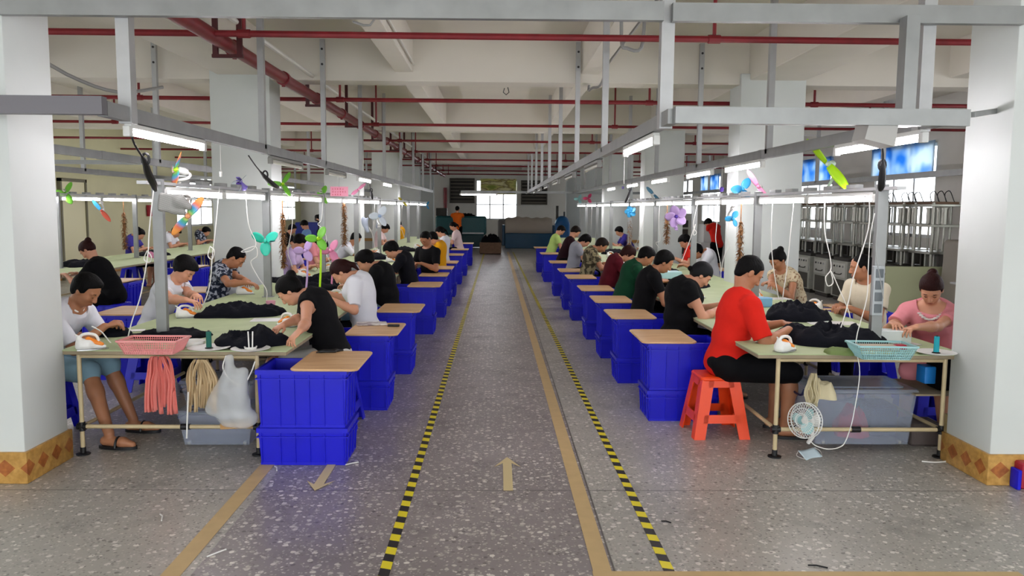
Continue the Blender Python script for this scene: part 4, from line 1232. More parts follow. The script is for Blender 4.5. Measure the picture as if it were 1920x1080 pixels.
# window side of the right table, facing left
PE1, IE1 = P('woman in pink blouse with dark red hair bun at the right table end', (3.36, 6.05), 'l', (1720, 532), C_PINK, hands={-1: (1672, 606, .85), 1: (1716, 614, .84)}, rz=-2.15, look=42, hair='bun', hairm=M_HAIRR, female=True, sleeve=.55, pants=C_PINK, legs='skirt', wide=1.12, seed=41, neck='v', yh=5.8)
PE2, _ = P('man in cream tee looking to the left at the right table', (3.38, 7.1), 'l', (1605, 500), C_CREAM, rz=-2.75, look=10, hyaw=-35, hair='buzz', skin=M_SKIN2, sleeve=.6, pleg=1.9, wide=1.02, seed=42)
PE3, _ = P('woman in cream floral top with high black bun at the right table', (3.36, 8.9), 'l', (1466, 482), C_FLOR, hands={-1: (1444, 536, .86), 1: (1450, 532, .86)}, rz=-2.7, look=38, hair='bun', female=True, sleeve=.3, skin=M_SKIN2, wide=1.1, seed=43, yh=8.7)
PE4, _ = P('man in white tee with short dark hair at the right table left of the column', (3.35, 12.3), 'l', (1306, 472), C_WHITE, look=30, hair='short', skin=M_SKIN2, sleeve=.6, seed=44)
PE5, _ = P('person in red shirt seated beyond the man in white at the right table', (3.35, 13.8), 'l', (1288, 456), C_RED, look=40, hair='full', seed=45)
PE6, _ = P('person in black and white striped shirt seated at the right table', (3.40, 17.7), 'l', (1221, 437), C_STR, look=38, hair='full', seed=46, sleeve=.8)
PE7, _ = P('person in blue violet shirt seated far along the right table', (3.40, 20.2), 'l', (1160, 433), C_BLUEV, look=35, hair='full', seed=47)
PE8, _ = P('person in red shirt and black cap standing at the presses on the right', (5.1, 18.5), 'r', (1309, 420), C_RED, rz=2.2, look=50, hair='full', standing=True, s=.92, seed=48, sleeve=.7, hands={1: (1318, 440, 1.0), -1: (1300, 440, 1.0)})
# far end
PF1, _ = P('man in orange tee standing with his back to the aisle at the teal machine', (-1.48, 29.5), 'r', (861, 392), C_ORANGE, rz=1.45, look=20, hair='buzz', standing=True, s=1.0, seed=51, sleeve=.8, pleg=1.9, hands={1: (868, 412, 1.05), -1: (874, 412, 1.05)})
# lace neckline of the pink blouse
def lace(root, J, w=.085):
    N, hf = J['N'], J['hf']
    S1, S2 = J['S'][1], J['S'][-1]
    for k in range(17):
        a = math.pi * (-.62 + 1.24 * k / 16)
        c = N + np.array([math.cos(a) * w * 1.15 + .015, math.sin(a) * w, -.035 - .055 * math.cos(a) ** 2 * (math.cos(a) > 0)])
        MB().lathe([(0, -.008), (.014, -.004), (.016, .004), (0, .009)], tuple(c), 9).build('lace_scallop', M_WHITE, root)
lace(PE1, IE1)
# stools
make_stool(M_ORANGE, 'bright orange plastic stool under the man in red', (1.62, 5.80, 0), .04)
st = make_stool(M_BLUE, 'blue plastic stool under the man in the white polo shirt', (-3.27, 5.70, 0), .05)
n = 0
SEATS = [(-1.24, 6.0, 'woman in black with the low bun'), (-1.22, 7.35, 'person in white tee with reddish hair'), (-1.20, 8.75, 'heavy set person in black'), (-1.18, 10.95, 'young man in black tee'), (-1.05, 12.5, 'man in black polo'), (-1.02, 14.3, 'person in yellow behind the black polo'), (-1.14, 17.0, 'person in white shirt'), (-1.02, 21.5, 'person in pale shirt at the row end'),
         (-3.1, 7.2, 'young man in white tee'), (-3.08, 8.75, 'man in patterned shirt'), (-3.05, 11.6, 'woman in lavender'), (-3.05, 13.4, 'person in pale pink'), (-3.1, 15.4, 'man in white tee under the tassel'), (-3.05, 20.5, 'person in pale shirt'), (-2.9, 24.0, 'person in bright yellow'),
         (-4.72, 9.9, 'woman in black with reddish bun'), (-7.35, 16.2, 'person in blue violet'), (-7.35, 18.1, 'person in white by the green wall'), (-7.35, 20.0, 'person in dark pattern by the green wall'), (-5.3, 19.6, 'person in black tee at far left'), (-5.0, 21.0, 'person in sky blue'),
         (1.62, 7.0, 'woman in headscarf'), (1.50, 8.25, 'man in black tee on the right'), (1.50, 9.5, 'man in dark green'), (1.47, 10.75, 'woman in maroon'), (1.42, 12.7, 'man in camouflage'), (1.36, 14.4, 'person in grey'), (1.33, 16.3, 'person in dark maroon'), (1.28, 19.3, 'person in lime green'),
         (3.36, 6.05, 'woman in pink'), (3.38, 7.1, 'man in cream tee'), (3.36, 8.9, 'woman in floral top'), (3.35, 12.3, 'man in white at the column'), (3.35, 13.8, 'person in red at the right table'), (3.40, 17.7, 'person in stripes'), (3.40, 20.2, 'person in blue violet at the right table')]
for x, y, who in SEATS: dup(st, (x, y, 0), 0, 'blue plastic stool under the %s' % who)
# ---------------------------------------------------------------- irons
def iron_proto():
    r = empty('steam_iron', (0, 0, 0))
    out = [(-.10, -.050), (-.06, -.056), (.02, -.050), (.09, -.024), (.125, 0), (.09, .024), (.02, .050), (-.06, .056), (-.10, .050)]
    m = MB(); m.prism(out, 0, .007); m.build('soleplate', mat('iron_sole', '#b9bbbd', .25, .9), r)
    F = Field(.0045)
    F.box((-.045, 0, .040), np.eye(3), [.058, .050, .036], .03, .02)
    F.cone((-.05, 0, .03), (.095, 0, .018), .040, .012, .03); F.cone((-.085, 0, .03), (-.088, 0, .088), .034, .020, .02)
    F.cut(lambda P: .006 - P[2])
    link('shell', F.mesh('iron_shell', M_WHITE), r)
    F = Field(.0045)
    F.cone((-.02, 0, .066), (.075, 0, .034), .030, .016, .02)
    link('water_tank', F.mesh('iron_tank', mat('amber_tank', '#e8862a', .18, alpha=1, sss=0)), r)
    m = MB(); m.tube(catmull([(-.088, 0, .085), (-.060, 0, .112), (-.01, 0, .116), (.035, 0, .100), (.055, 0, .060)], 5), .0115, 9); m.build('handle', M_WHITE, r)
    m = MB(); m.tube([(-.09, 0, .10), (-.115, 0, .115)], .006, 7); m.build('cord_guard', M_CORDW, r)
    m = MB(); m.box(-.1035, -.02, .03, -.1025, .02, .055)
    return r
IRON = iron_proto(); _iron = [0]
def iron(p, rz, label, tilt=None):
    IRON.scale = (.80, .85, .88)
    if _iron[0] == 0: o = IRON; o.location = p; o.rotation_euler = (0, 0, rz); tag(o, label, 'iron', 'steam irons')
    else: o = dup(IRON, p, rz, label); o['category'] = 'iron'; o['group'] = 'steam irons'
    if tilt: o.rotation_euler = tilt
    _iron[0] += 1; return o
TT = TZ + .001
def onT(px, py, z=TT): return at_z(px, py, z)
iron(onT(172, 655), .35, 'white and orange iron standing before the man in the white polo')
iron(onT(352, 596), .2, 'iron held by the young man in white tee at the left table')
iron(onT(460, 552), .1, 'iron by the man in dark patterned shirt')
iron(onT(536, 612), 2.7, 'amber iron under the hands of the woman in sleeveless black')
iron(onT(628, 563), 2.9, 'orange iron in front of the person in white tee and reddish hair')
iron(onT(1474, 659), .5, 'white and orange iron near the front left corner of the right table')
iron(onT(1524, 582), 2.2, 'orange iron beside the black cloth heap mid right table')
iron(onT(1679, 626), -2.2, 'orange iron gripped by the woman in pink')
iron(onT(572, 520) , .3, 'orange iron standing up beyond the woman in black, left table')
iron(onT(1420, 560), .5, 'white iron beside the pale blue box on the right table')
for i, (y, x) in enumerate(((9.9, -1.7), (11.8, -2.5), (13.6, -1.8), (15.8, -2.4), (18.2, -1.8))):
    iron((x, y, TT), 2.8 if i % 2 else .3, 'small white iron far along the left table, %s of five' % ORD[i])
for i, (y, x) in enumerate(((8.3, 2.1), (9.6, 2.2), (11.2, 2.2), (13.0, 2.1), (15.4, 2.2), (17.5, 2.1))):
    iron((x, y, TT), .2, 'small white iron far along the right table, %s of six' % ORD[i])

# ---------------------------------------------------------------- garment heaps
from mathutils import noise as mnoise
def heap(p, rad, label, material, seed, rz=0.0, name='cloth_heap', h=.009, cat='cloth', amp=.012, z0=TT):
    """crumpled cloth lying on a surface: closed skin, ridged folds on top"""
    a, b, c = rad; n = 56 if h < .012 else 26
    rs = random.Random(seed); off = Vector((rs.uniform(0, 50), rs.uniform(0, 50), rs.uniform(0, 50)))
    lobes = [rs.uniform(-.16, .16) for _ in range(8)]
    m = MB(); vs = []; rings = n // 2
    def ridge(x, y, fr):
        w = mnoise.noise_vector(Vector((x, y, 0)) * fr * .45 + off) * .55
        q = mnoise.noise(Vector((x * fr, y * fr * .55, 0)) + off + w * 1.6)
        return (1 - min(1, abs(q) * 2.6)) ** .8
    for i in range(rings + 1):
        t = i / rings
        for k in range(n):
            an = 2 * math.pi * k / n
            ro = 1 + sum(lobes[j] * math.sin((j + 1) * an + j) for j in range(6)) * .55
            r_ = t * ro; x = a * r_ * math.cos(an); y = b * r_ * math.sin(an)
            env = max(0.0, 1 - t ** 2.2) ** .55
            hh = c * env * (.52 + .40 * ridge(x, y, 8) + .20 * ridge(x + 3, y - 2, 16) + .05 * ridge(x, y, 30)) + .004
            sh = .02 * env
            vs.append((x + sh * mnoise.noise(Vector((x * 14, y * 14, 3)) + off), y + sh * mnoise.noise(Vector((x * 14, y * 14, 9)) + off), hh if i < rings else 0.0))
    fs = []
    for i in range(rings):
        for k in range(n):
            l = (k + 1) % n; fs.append((i * n + k, (i + 1) * n + k, (i + 1) * n + l, i * n + l))
    fs.append(tuple(rings * n + k for k in reversed(range(n))))
    m.poly(vs, fs); me = m.mesh(name, material)
    bm = bmesh.new(); bm.from_mesh(me); bmesh.ops.remove_doubles(bm, verts=bm.verts[:], dist=1e-5); bmesh.ops.recalc_face_normals(bm, faces=bm.faces[:]); bm.to_mesh(me); bm.free()
    me.polygons.foreach_set('use_smooth', [True] * len(me.polygons))
    o = link(name, me, None, (p[0], p[1], z0), rz)
    return tag(o, label, cat)
heap(onT(325, 632), (.26, .16, .06), 'dark navy garment spread by the front of the left table', M_NAVY, 3, .1)
heap(onT(470, 645), (.24, .20, .12), 'black garment heap in front of the woman in black', M_NAVY, 4, .5)
heap(onT(450, 592), (.34, .18, .11), 'dark garment heap in the middle of the left table', M_NAVY, 5, .2)
heap(onT(215, 628), (.13, .10, .06), 'dark garment under the hands of the man in the white polo', M_NAVY, 6, .2)
heap(onT(590, 540), (.3, .3, .12), 'black garment heap in front of the person in white tee', M_NAVY, 7, .4)
heap(onT(540, 528), (.25, .25, .08), 'black garments on the left table near the teal fan', M_NAVY, 8, .4)
heap(onT(1560, 642), (.38, .26, .14), 'large black garment heap at the front of the right table', M_NAVY, 9, -.2)
heap(onT(1492, 596), (.26, .30, .14), 'black garment heap in front of the woman in floral top', M_NAVY, 10, -.4)
heap(onT(1390, 585), (.18, .25, .05), 'black garments beside the woman in headscarf', M_NAVY, 11, .3)
heap(onT(1575, 662), (.11, .09, .04), 'green cloth at the front edge of the right table', mat('green_rag', '#6d7f4a', .9, bump=.3), 12, .3, 'rag')
heap(onT(660, 505), (.25, .25, .08), 'grey and white cloth pile on the left table near the tassel', mat('grey_cloth', '#7c7c80', .9, bump=.3), 13, .3)
heap(onT(1240, 540), (.16, .2, .10), 'pale lavender cloth heap beside the black tee man', mat('lav_cloth', '#b9b4cc', .9, bump=.2), 15, .3, z0=.64) if False else None
for i, (x, y) in enumerate(((-2.1, 10.3), (-2.0, 12.4), (-2.2, 14.4), (-2.0, 17), (2.3, 9.6), (2.4, 11.6), (2.3, 14), (2.4, 16.5), (-6.3, 9.9), (-6.3, 12.2), (-6.4, 15.0))):
    heap((x, y), (.30, .28, .10), 'dark garment heap on the %s tables, %s of those seen far off' % ('left' if x > -4 and x < 0 else ('right' if x > 0 else 'far left'), ORD[i]), M_NAVY, 20 + i, .3 * i, h=.016)
def paper(p0, w, d, label, rz=0.0, material=None, t=.003, name='paper_sheet'):
    m = MB(); m.bbox(-w / 2, -d / 2, 0, w / 2, d / 2, t, .006)
    o = m.build(name, material or M_WHITE, None, (p0.x, p0.y, TT), rz); return tag(o, label, 'paper')
paper(onT(415, 590), .30, .20, 'white pressing card on the left table behind the navy garment', .2)
paper(onT(250, 620), .16, .10, 'white card in front of the man in the white polo', .3)
paper(onT(500, 600), .24, .20, 'pale grey card near the woman in black', .1)
paper(onT(1560, 606), .40, .22, 'white card between the two garment heaps on the right table', -.1)
paper(onT(1445, 560), .40, .2, 'white sheets before the woman in floral top', .1)
paper(onT(1700, 645), .16, .12, 'white card under the hands of the woman in pink', .2)
paper(onT(1572, 580), .34, .14, 'tan card sleeve beside the man in cream tee', .1, mat('tan_card', '#c6a578', .7))

# ---------------------------------------------------------------- baskets, plates, spools
def basket(p, w, d, h, material, label, rz=0.0, z=TT):
    r = empty('basket', (p.x, p.y, z), rz, label, 'basket')
    m = MB(); t = .006; b = .80
    def fr(a, z0): return [(-a * w / 2, -a * d / 2, z0), (a * w / 2, -a * d / 2, z0), (a * w / 2, a * d / 2, z0), (-a * w / 2, a * d / 2, z0)]
    m.box(-b * w / 2, -b * d / 2, 0, b * w / 2, b * d / 2, .004)
    lo, hi = fr(b, .0), fr(1, h)
    for i in range(4):
        j = (i + 1) % 4; L = (Vector(hi[j]) - Vector(hi[i])).length; n = int(L / .014)
        for k in range(n + 1):
            q = k / n
            m.tube([Vector(lo[i]).lerp(Vector(lo[j]), q), Vector(hi[i]).lerp(Vector(hi[j]), q)], .0022, 4)
        for zz in (.2, .4, .6, .8):
            a_ = [Vector(lo[i]).lerp(Vector(hi[i]), zz), Vector(lo[j]).lerp(Vector(hi[j]), zz)]
            m.tube(a_, .0022, 4)
    m.build('woven_side', material, r)
    m = MB()
    for i in range(4):
        j = (i + 1) % 4; m.bar(Vector(hi[i]), Vector(hi[j]), .018, .010)
    m.build('rim', material, r)
    return r
pb = onT(290, 660)
basket(pb, .37, .22, .085, M_PINKP, 'pink plastic mesh basket on the front edge of the left table', .0)
cb_ = onT(1651, 670)
basket(cb_, .36, .22, .085, M_CYANP, 'pale blue plastic mesh basket on the front edge of the right table', -.05)
m = MB(); m.bbox(-.12, -.05, 0, .12, .05, .03, .008); tag(m.build('cloth_bundle', mat('beige_cloth', '#b5a995', .9)), 'beige and grey bundle lying in the pale blue basket', 'cloth').location = (cb_.x - .02, cb_.y, TT + .05)
m = MB(); m.bbox(-.035, -.03, 0, .035, .03, .03, .01); tag(m.build('thread_card', mat('crimson_plastic', '#a51f33', .4)), 'crimson box lying in the pale blue basket', 'box').location = (cb_.x + .115, cb_.y - .01, TT + .055)
def plate(p, r_, label, material=None):
    m = MB(); m.lathe([(0, .002), (r_ * .6, .002), (r_ * .95, .012), (r_, .016), (r_ * .96, .018), (r_ * .6, .008), (0, .007)], n=28)
    return tag(m.build('plate', material or M_WHITE, None, (p.x, p.y, TT)), label, 'plate')
pl1 = onT(392, 655); plate(pl1, .135, 'white plate holding the dark green spool on the left table')
pl2 = onT(470, 657); plate(pl2, .125, 'white plate holding white sticks at the corner of the left table')
pl3 = onT(1755, 664); plate(pl3, .125, 'white plate holding the teal spool on the right table')
pl4 = onT(352, 652)
m = MB(); m.lathe([(0, 0), (.075, 0), (.085, .035), (.080, .035), (.07, .006), (0, .006)], n=24); tag(m.build('bowl', M_WHITE, None, (pl4.x + .0, pl4.y + .08, TT)), 'white bowl behind the pink basket', 'bowl')
def spool(p, label, c1):
    r = empty('thread_spool', (p.x, p.y, TT + .008), 0, label, 'spool')
    m = MB(); m.lathe([(.026, 0), (.026, .004), (.009, .005), (.008, .115), (0, .118)], n=16); m.build('core', M_BLKP, r)
    m = MB(); m.lathe([(.010, .006), (.0175, .008), (.0165, .108), (.010, .110)], n=18); m.build('thread', c1, r)
spool(pl1, 'dark green spool of thread standing on a white plate', mat('green_thread', '#1f6055', .8))
spool(pl3, 'teal spool of thread standing on the white plate by the woman in pink', mat('teal_thread', '#1e98a6', .8))
m = MB()
for dx, dy in ((-.008, 0), (.010, .004), (.002, -.010)): m.tube([(dx, dy, .02), (dx * 1.3, dy, .115)], .0045, 8)
r = empty('cup', (pl2.x, pl2.y, TT + .008), 0, 'small white cup with upright white sticks on a plate', 'cup')
MB().lathe([(0, 0), (.035, 0), (.042, .018), (.038, .018), (.03, .004), (0, .004)], n=20).build('dish', M_WHITE, r)
for dx, dy in ((-.010, 0), (.010, .004)): MB().tube([(dx, dy, .003), (dx * 1.4, dy, .115)], .0045, 8).build('stick', M_WHITE, r)
q = onT(428, 643); m = MB(); m.bbox(-.055, -.018, 0, .055, .018, .03, .006); m.bbox(-.045, -.012, .03, .045, .012, .031, .002); tag(m.build('eraser_box', mat('slate_box', '#6f8583', .5, col2='#c5cfcb', vscale=60), None, (q.x, q.y, TT), .2), 'small grey green packet with pale print beside the spool', 'box')
q = onT(508, 585); m = MB(); m.lathe([(0, 0), (.032, 0), (.042, .10), (.039, .10), (.03, .004), (0, .004)], n=20); tag(m.build('cup', mat('pink_cup', '#e2a3b4', .3), None, (q.x, q.y, TT)), 'pink plastic cup in the middle of the left table', 'cup')
q = onT(1677, 645); m = MB(); m.bbox(-.12, -.055, 0, .12, .055, .095, .012); tag(m.build('plastic_box', mat('frost_box', '#d5dbd9', .3), None, (q.x, q.y + .05, TT), -.1), 'white plastic box behind the pale blue basket', 'box')
q = onT(1427, 575); m = MB(); m.bbox(-.09, -.06, 0, .09, .06, .09, .012); tag(m.build('plastic_box', mat('blue_box', '#7fb3d6', .4), None, (q.x, q.y, TT), .1), 'light blue plastic box before the woman in floral top', 'box')
q = onT(1250, 522); m = MB(); m.bbox(-.18, -.12, 0, .18, .12, .10, .02); tag(m.build('plastic_box', mat('aqua_box', '#a9ced2', .4), None, (q.x, q.y, TT), .1), 'aqua plastic box on the right table before the man in black tee', 'box')
q = onT(700, 498); 
# things on the boards
def onB(px, py): return at_z(px, py, .6385)
q = onB(617, 660)
F = Field(.005); F.box((0, 0, .008), np.eye(3), [.055, .035, .008], .005); F.cone((.04, .01, .01), (.09, .04, .006), .009, .006); F.cone((-.04, -.02, .01), (-.075, -.05, .006), .008, .005)
tag(link('black_bow', F.mesh('black_bow', M_BLKP), None, (q.x, q.y, q.z)), 'small black clip lying on the nearest left board', 'clip')
q = onB(738, 612); F = Field(.005); F.box((0, 0, .008), np.eye(3), [.05, .025, .008], .005)
tag(link('black_clip', F.mesh('black_clip', M_BLKP), None, (q.x, q.y, q.z)), 'small black clip lying on the second left board', 'clip')
q = onB(697, 608); m = MB(); m.bbox(-.13, -.09, 0, .13, .09, .012, .008); tag(m.build('magazine', mat('magazine', '#8c7f84', .5, col2='#dcd7d2', vscale=14), None, (q.x, q.y, q.z), .2), 'open magazine on the second left board', 'magazine')
q = onB(1245, 625)
m = MB(); m.lathe([(0, 0), (.05, 0), (.05, .008), (0, .01)], n=20); q = onT(1680, 658)

# ---------------------------------------------------------------- hanging cloths and bags at the near table ends
def strips(p, w, L, n, material, label, seed, name='hanging_cloth'):
    """gathered cloth strips hung from one point"""
    rs = random.Random(seed); m = MB()
    for k in range(n):
        a = (k + .5) / n * 2 - 1; yy = rs.uniform(-.02, .02); L2 = L * rs.uniform(.82, 1.0); ww = w / n * 1.35
        def fn(u, v, a=a, yy=yy, L2=L2, ww=ww, ph=rs.uniform(0, 6)):
            sp = .45 + .55 * min(1, v * 2.4) ** .7
            x = a * w / 2 * sp + (u - .5) * ww * sp + .008 * math.sin(v * 7 + ph)
            y = yy * sp + .010 * math.sin(u * 9 + ph) + .006 * math.sin(v * 11 + ph)
            return (x, y, -v * L2)
        m.grid(5, 12, fn)
    o = m.build(name, material, None, p); md = o.modifiers.new('t', 'SOLIDIFY'); md.thickness = .003
    return tag(o, label, 'cloth')
py = LT0 - .03
strips(at_y(300, 668, py), .20, .385, 8, mat('salmon_cloth', '#dd7d74', .85, bump=.2), 'bundle of salmon pink cloth strips hanging from the left table edge', 5)
strips(at_y(377, 674, py), .20, .36, 9, mat('beige_strip', '#c3ab86', .85, bump=.2), 'bundle of beige cloth strips hanging from the left table edge', 6)
F = Field(.008)
c = at_y(432, 760, py - .02)
F.ell((0, 0, .02), np.eye(3), [.13, .08, .13], .05); F.cone((-.02, 0, .1), (.01, 0, .20), .075, .04, .05); F.cone((.01, 0, .20), (.0, 0, .31), .035, .018, .03); F.cone((.06, 0, .12), (.09, .0, .22), .04, .02, .04); F.ell((.05, 0, -.07), np.eye(3), [.13, .08, .08], .04); F.cone((-.08, 0, .02), (-.12, 0, -.03), .05, .04, .05); F.folds(.016, 4, 24)
M_BAG = mat('clear_bag', '#eceff0', .12, alpha=.33, bump=1.0, bscale=16)
tag(link('plastic_bag', F.mesh('plastic_bag', M_BAG), None, c), 'clear plastic bag hanging from the right end of the left table', 'bag')
def cord(pts, label, r=.0042, material=None, name='cord', n=5, group=None):
    if label.startswith('white iron cord hanging') or label.startswith('white iron cord with'):
        X_ = PLX if pts[0].x < 0 else PRX
        t_ = X_ / pts[0].x
        pts = [CAM + (q_ - CAM) * t_ for q_ in pts]
        pts = [Vector((pts[0].x + .03, pts[0].y, 1.80))] + [Vector((q_.x + .03 * max(0, (q_.z - 1.5) / .3), q_.y, q_.z)) for q_ in pts[1:]]
    return cord0(pts, label, r, material, name, n, group)
def cord0(pts, label, r=.0042, material=None, name='cord', n=5, group=None):
    m = MB(); m.tube(catmull(pts, n), r, 6); return tag(m.build(name, material or M_CORDW), label, 'cord', group)
def pxs(y, *pp): return [at_y(a, b, y) for a, b in pp]
cord(pxs(py - .03, (424, 667), (418, 690), (432, 712), (455, 722), (470, 700), (478, 678)), 'white cord looped over the plastic bag')
cord([at_y(353, 735, py - .03), at_y(351, 790, py - .03), at_y(350, 822, py - .03)], 'thin white strip dangling behind the beige cloth strips', .005)
def bin_(c, w, d, h, label, lid=True, cont=()):
    r = empty('storage_bin', c, 0, label, 'storage bin')
    M_BIN = mat('clear_bin', '#b9c2d6', .12, alpha=.26)
    m = MB(); tp = .03
    for (a, z0, b, z1) in ((1, 0, 1, h),):
        vs = []
        for k, (ins, z) in enumerate(((tp, 0), (0, h), (.004, h), (tp + .004, .004))):
            vs += [(-w / 2 + ins, -d / 2 + ins, z), (w / 2 - ins, -d / 2 + ins, z), (w / 2 - ins, d / 2 - ins, z), (-w / 2 + ins, d / 2 - ins, z)]
        fs = [(3, 2, 1, 0), (12, 13, 14, 15)]
        for k in range(3):
            for i in range(4): j = (i + 1) % 4; fs.append((4 * k + i, 4 * k + j, 4 * k + 4 + j, 4 * k + 4 + i))
        m.poly(vs, fs)
    m.build('tub', M_BIN, r, smooth=False)
    if lid:
        m = MB(); m.bbox(-w / 2 - .015, -d / 2 - .015, h - .004, w / 2 + .015, d / 2 + .015, h + .028, .02); m.bbox(-w / 2 + .06, -d / 2 + .05, h + .028, w / 2 - .06, d / 2 - .05, h + .036, .02)
        m.build('lid', mat('clear_lid', '#b4bccb', .15, alpha=.42), r)
        for sx in (-1, 1):
            m = MB(); m.tube(catmull([(sx * (w / 2 + .012), -.07, h - .01), (sx * (w / 2 + .035), -.07, h - .05), (sx * (w / 2 + .035), .07, h - .05), (sx * (w / 2 + .012), .07, h - .01)], 4), .008, 7)
            m.build('handle', mat('navy_plastic', '#1d2350', .4), r)
    for sx in (-1, 1):
        MB().tube([(sx * w * .38 - .01, -d / 2 + .04, .014), (sx * w * .38 + .01, -d / 2 + .04, .014)], .014, 10).build('caster', M_GREYP, r)
    return r
b0 = at_z(1624, 838, .0)
bc = Vector((b0.x, LT0 + .42, 0))
bw = at_y(1722, 760, LT0 + .15).x - at_y(1530, 760, LT0 + .15).x
zt_ = at_y(1628, 735, LT0 + .15).z
BINC = Vector((at_y(1628, 760, LT0 + .15).x, LT0 + .42, .045))
bin_(BINC, bw, .46, zt_ - .045 - .02, 'large clear plastic storage bin with lid under the right table')
heap((BINC.x + .0, BINC.y - .02), (.12, .15, .20), 'red cloth seen inside the large clear bin', mat('red_cloth', '#b3263a', .85, bump=.2), 40, h=.012, z0=.075)
m = MB(); m.bbox(-.10, -.12, 0, .10, .12, .22, .03); tag(m.build('dark_parcel', mat('slate_cloth', '#2c3550', .8), None, (BINC.x + .19, BINC.y, .075)), 'dark blue parcel seen inside the large clear bin', 'parcel')
lb = Vector((at_y(398, 800, LT0 + .2).x, LT0 + .42, .012))
bin_(lb, .50, .34, .22, 'clear plastic storage bin on the floor under the left table')
lb2 = Vector((lb.x, LT0 + .46, .27))
bin_(lb2, .48, .34, .16, 'second clear storage bin stacked under the left table')
m = MB(); m.bbox(-.10, -.05, 0, .10, .05, .038, .004); q = at_y(440, 826, LT0 - .0)
tag(m.build('wood_block', wood_material('raw_wood', '#a97f4a', '#c59c64', (2, 20, 20), .6), None, (q.x, q.y + .05, .205), .25), 'rough wooden block lying on the lower rail of the left table', 'block')
q = at_y(1786, 860, RT0 + .04); m = MB(); m.box(-.055, -.03, 0, .055, .03, .31); tag(m.build('wood_board', mat('worn_board', '#8b7a52', .75, var=.2), None, (q.x, q.y, .0), smooth=False), 'worn upright wooden board at the right leg of the right table', 'board')
heap((at_y(1542, 720, RT0 + .12).x, RT0 + .15), (.10, .09, .11), 'cream crumpled cloth on the corner of the large clear bin', mat('cream_rag', '#cfc4a2', .9, bump=.2), 44, h=.008, z0=at_y(1542, 740, RT0 + .12).z - .02, amp=.018, name='rag')
strips(at_y(1526, 700, RT0 + .06), .09, .25, 5, mat('cream_rag', '#cfc4a2'), 'cream cloth trailing down beside the clear bin', 9)
m = MB(); m.bbox(-.09, -.1, 0, .09, .1, .22, .03); q = at_y(1768, 745, RT0 + .35); tag(m.build('black_bag', M_BLKC, None, (q.x, q.y, .42)), 'black bag hanging under the right table end', 'bag')
m = MB(); m.bbox(-.04, -.06, 0, .04, .06, .12, .01); tag(m.build('blue_packet', mat('bright_blue', '#1c7fd0', .4), None, (q.x - .13, q.y, .46)), 'bright blue packet beside the black bag under the right table', 'packet')
# shelf board below right table end to hold the bag
m = MB(); m.box(-.25, -.2, -.012, .25, .3, .0); tag(m.build('lower_shelf', M_EDGE, None, (q.x - .05, q.y, .42), smooth=False), 'narrow wooden shelf under the right table end', 'shelf')
m = MB(); m.bbox(-.12, -.12, 0, .12, .12, .16, .04); tag(m.build('dark_sack', mat('dim_sack', '#5d5350', .9, bump=.4), None, (q.x - .1, q.y + .1, .0)), 'dull grey sack on the floor under the right table end', 'sack')
# face masks
def mask(p, label, M=None, parent=None):
    r = empty('face_mask', p, .4, label, 'mask')
    m = MB(); m.grid(8, 5, lambda u, v: ((u - .5) * .16, .012 * math.cos((u - .5) * 3), v * .085 - .012 * math.sin(v * math.pi) * 0 + .0))
    o = m.build('cloth', mat('mask_blue', '#c9dbe4', .8), r); md = o.modifiers.new('t', 'SOLIDIFY'); md.thickness = .002
    for sx in (-1, 1):
        m = MB(); m.tube(catmull([(sx * .08, 0, .08), (sx * .115, .01, .05), (sx * .08, 0, .005)], 5), .0016, 5); m.build('ear_loop', M_CORDW, r)
    return r
q = at_z(1527, 860, 0); mk = mask((q.x, q.y, .004), 'pale blue face mask fallen on the floor before the right table'); mk.rotation_euler = (-1.0, 0, .5)
m = MB(); q = at_z(1762, 866, .003); m.tube(catmull([q + Vector((-.12, 0, .004)), q + Vector((-.05, -.02, .004)), q + Vector((.04, .0, .004)), q + Vector((.08, .05, .004)), q + Vector((.11, .04, .004))], 5), .005, 6); tag(m.build('cord', M_CORDW), 'beige cord end on the floor by the near right column', 'cord')
q = at_z(1914, 915, 0)
m = MB(); m.bbox(-.05, -.05, 0, .05, .05, .16, .02); tag(m.build('dustpan', mat('crimson_plastic', '#a51f33'), None, (q.x + .03, q.y + .02, 0)), 'dark red plastic thing on the floor at the far right edge', 'dustpan')
m = MB(); m.bbox(-.012, -.04, 0, .012, .04, .12, .008); tag(m.build('brush', M_BLUE, None, (q.x - .035, q.y - .0, 0)), 'small blue brush leaning at the far right edge', 'brush')

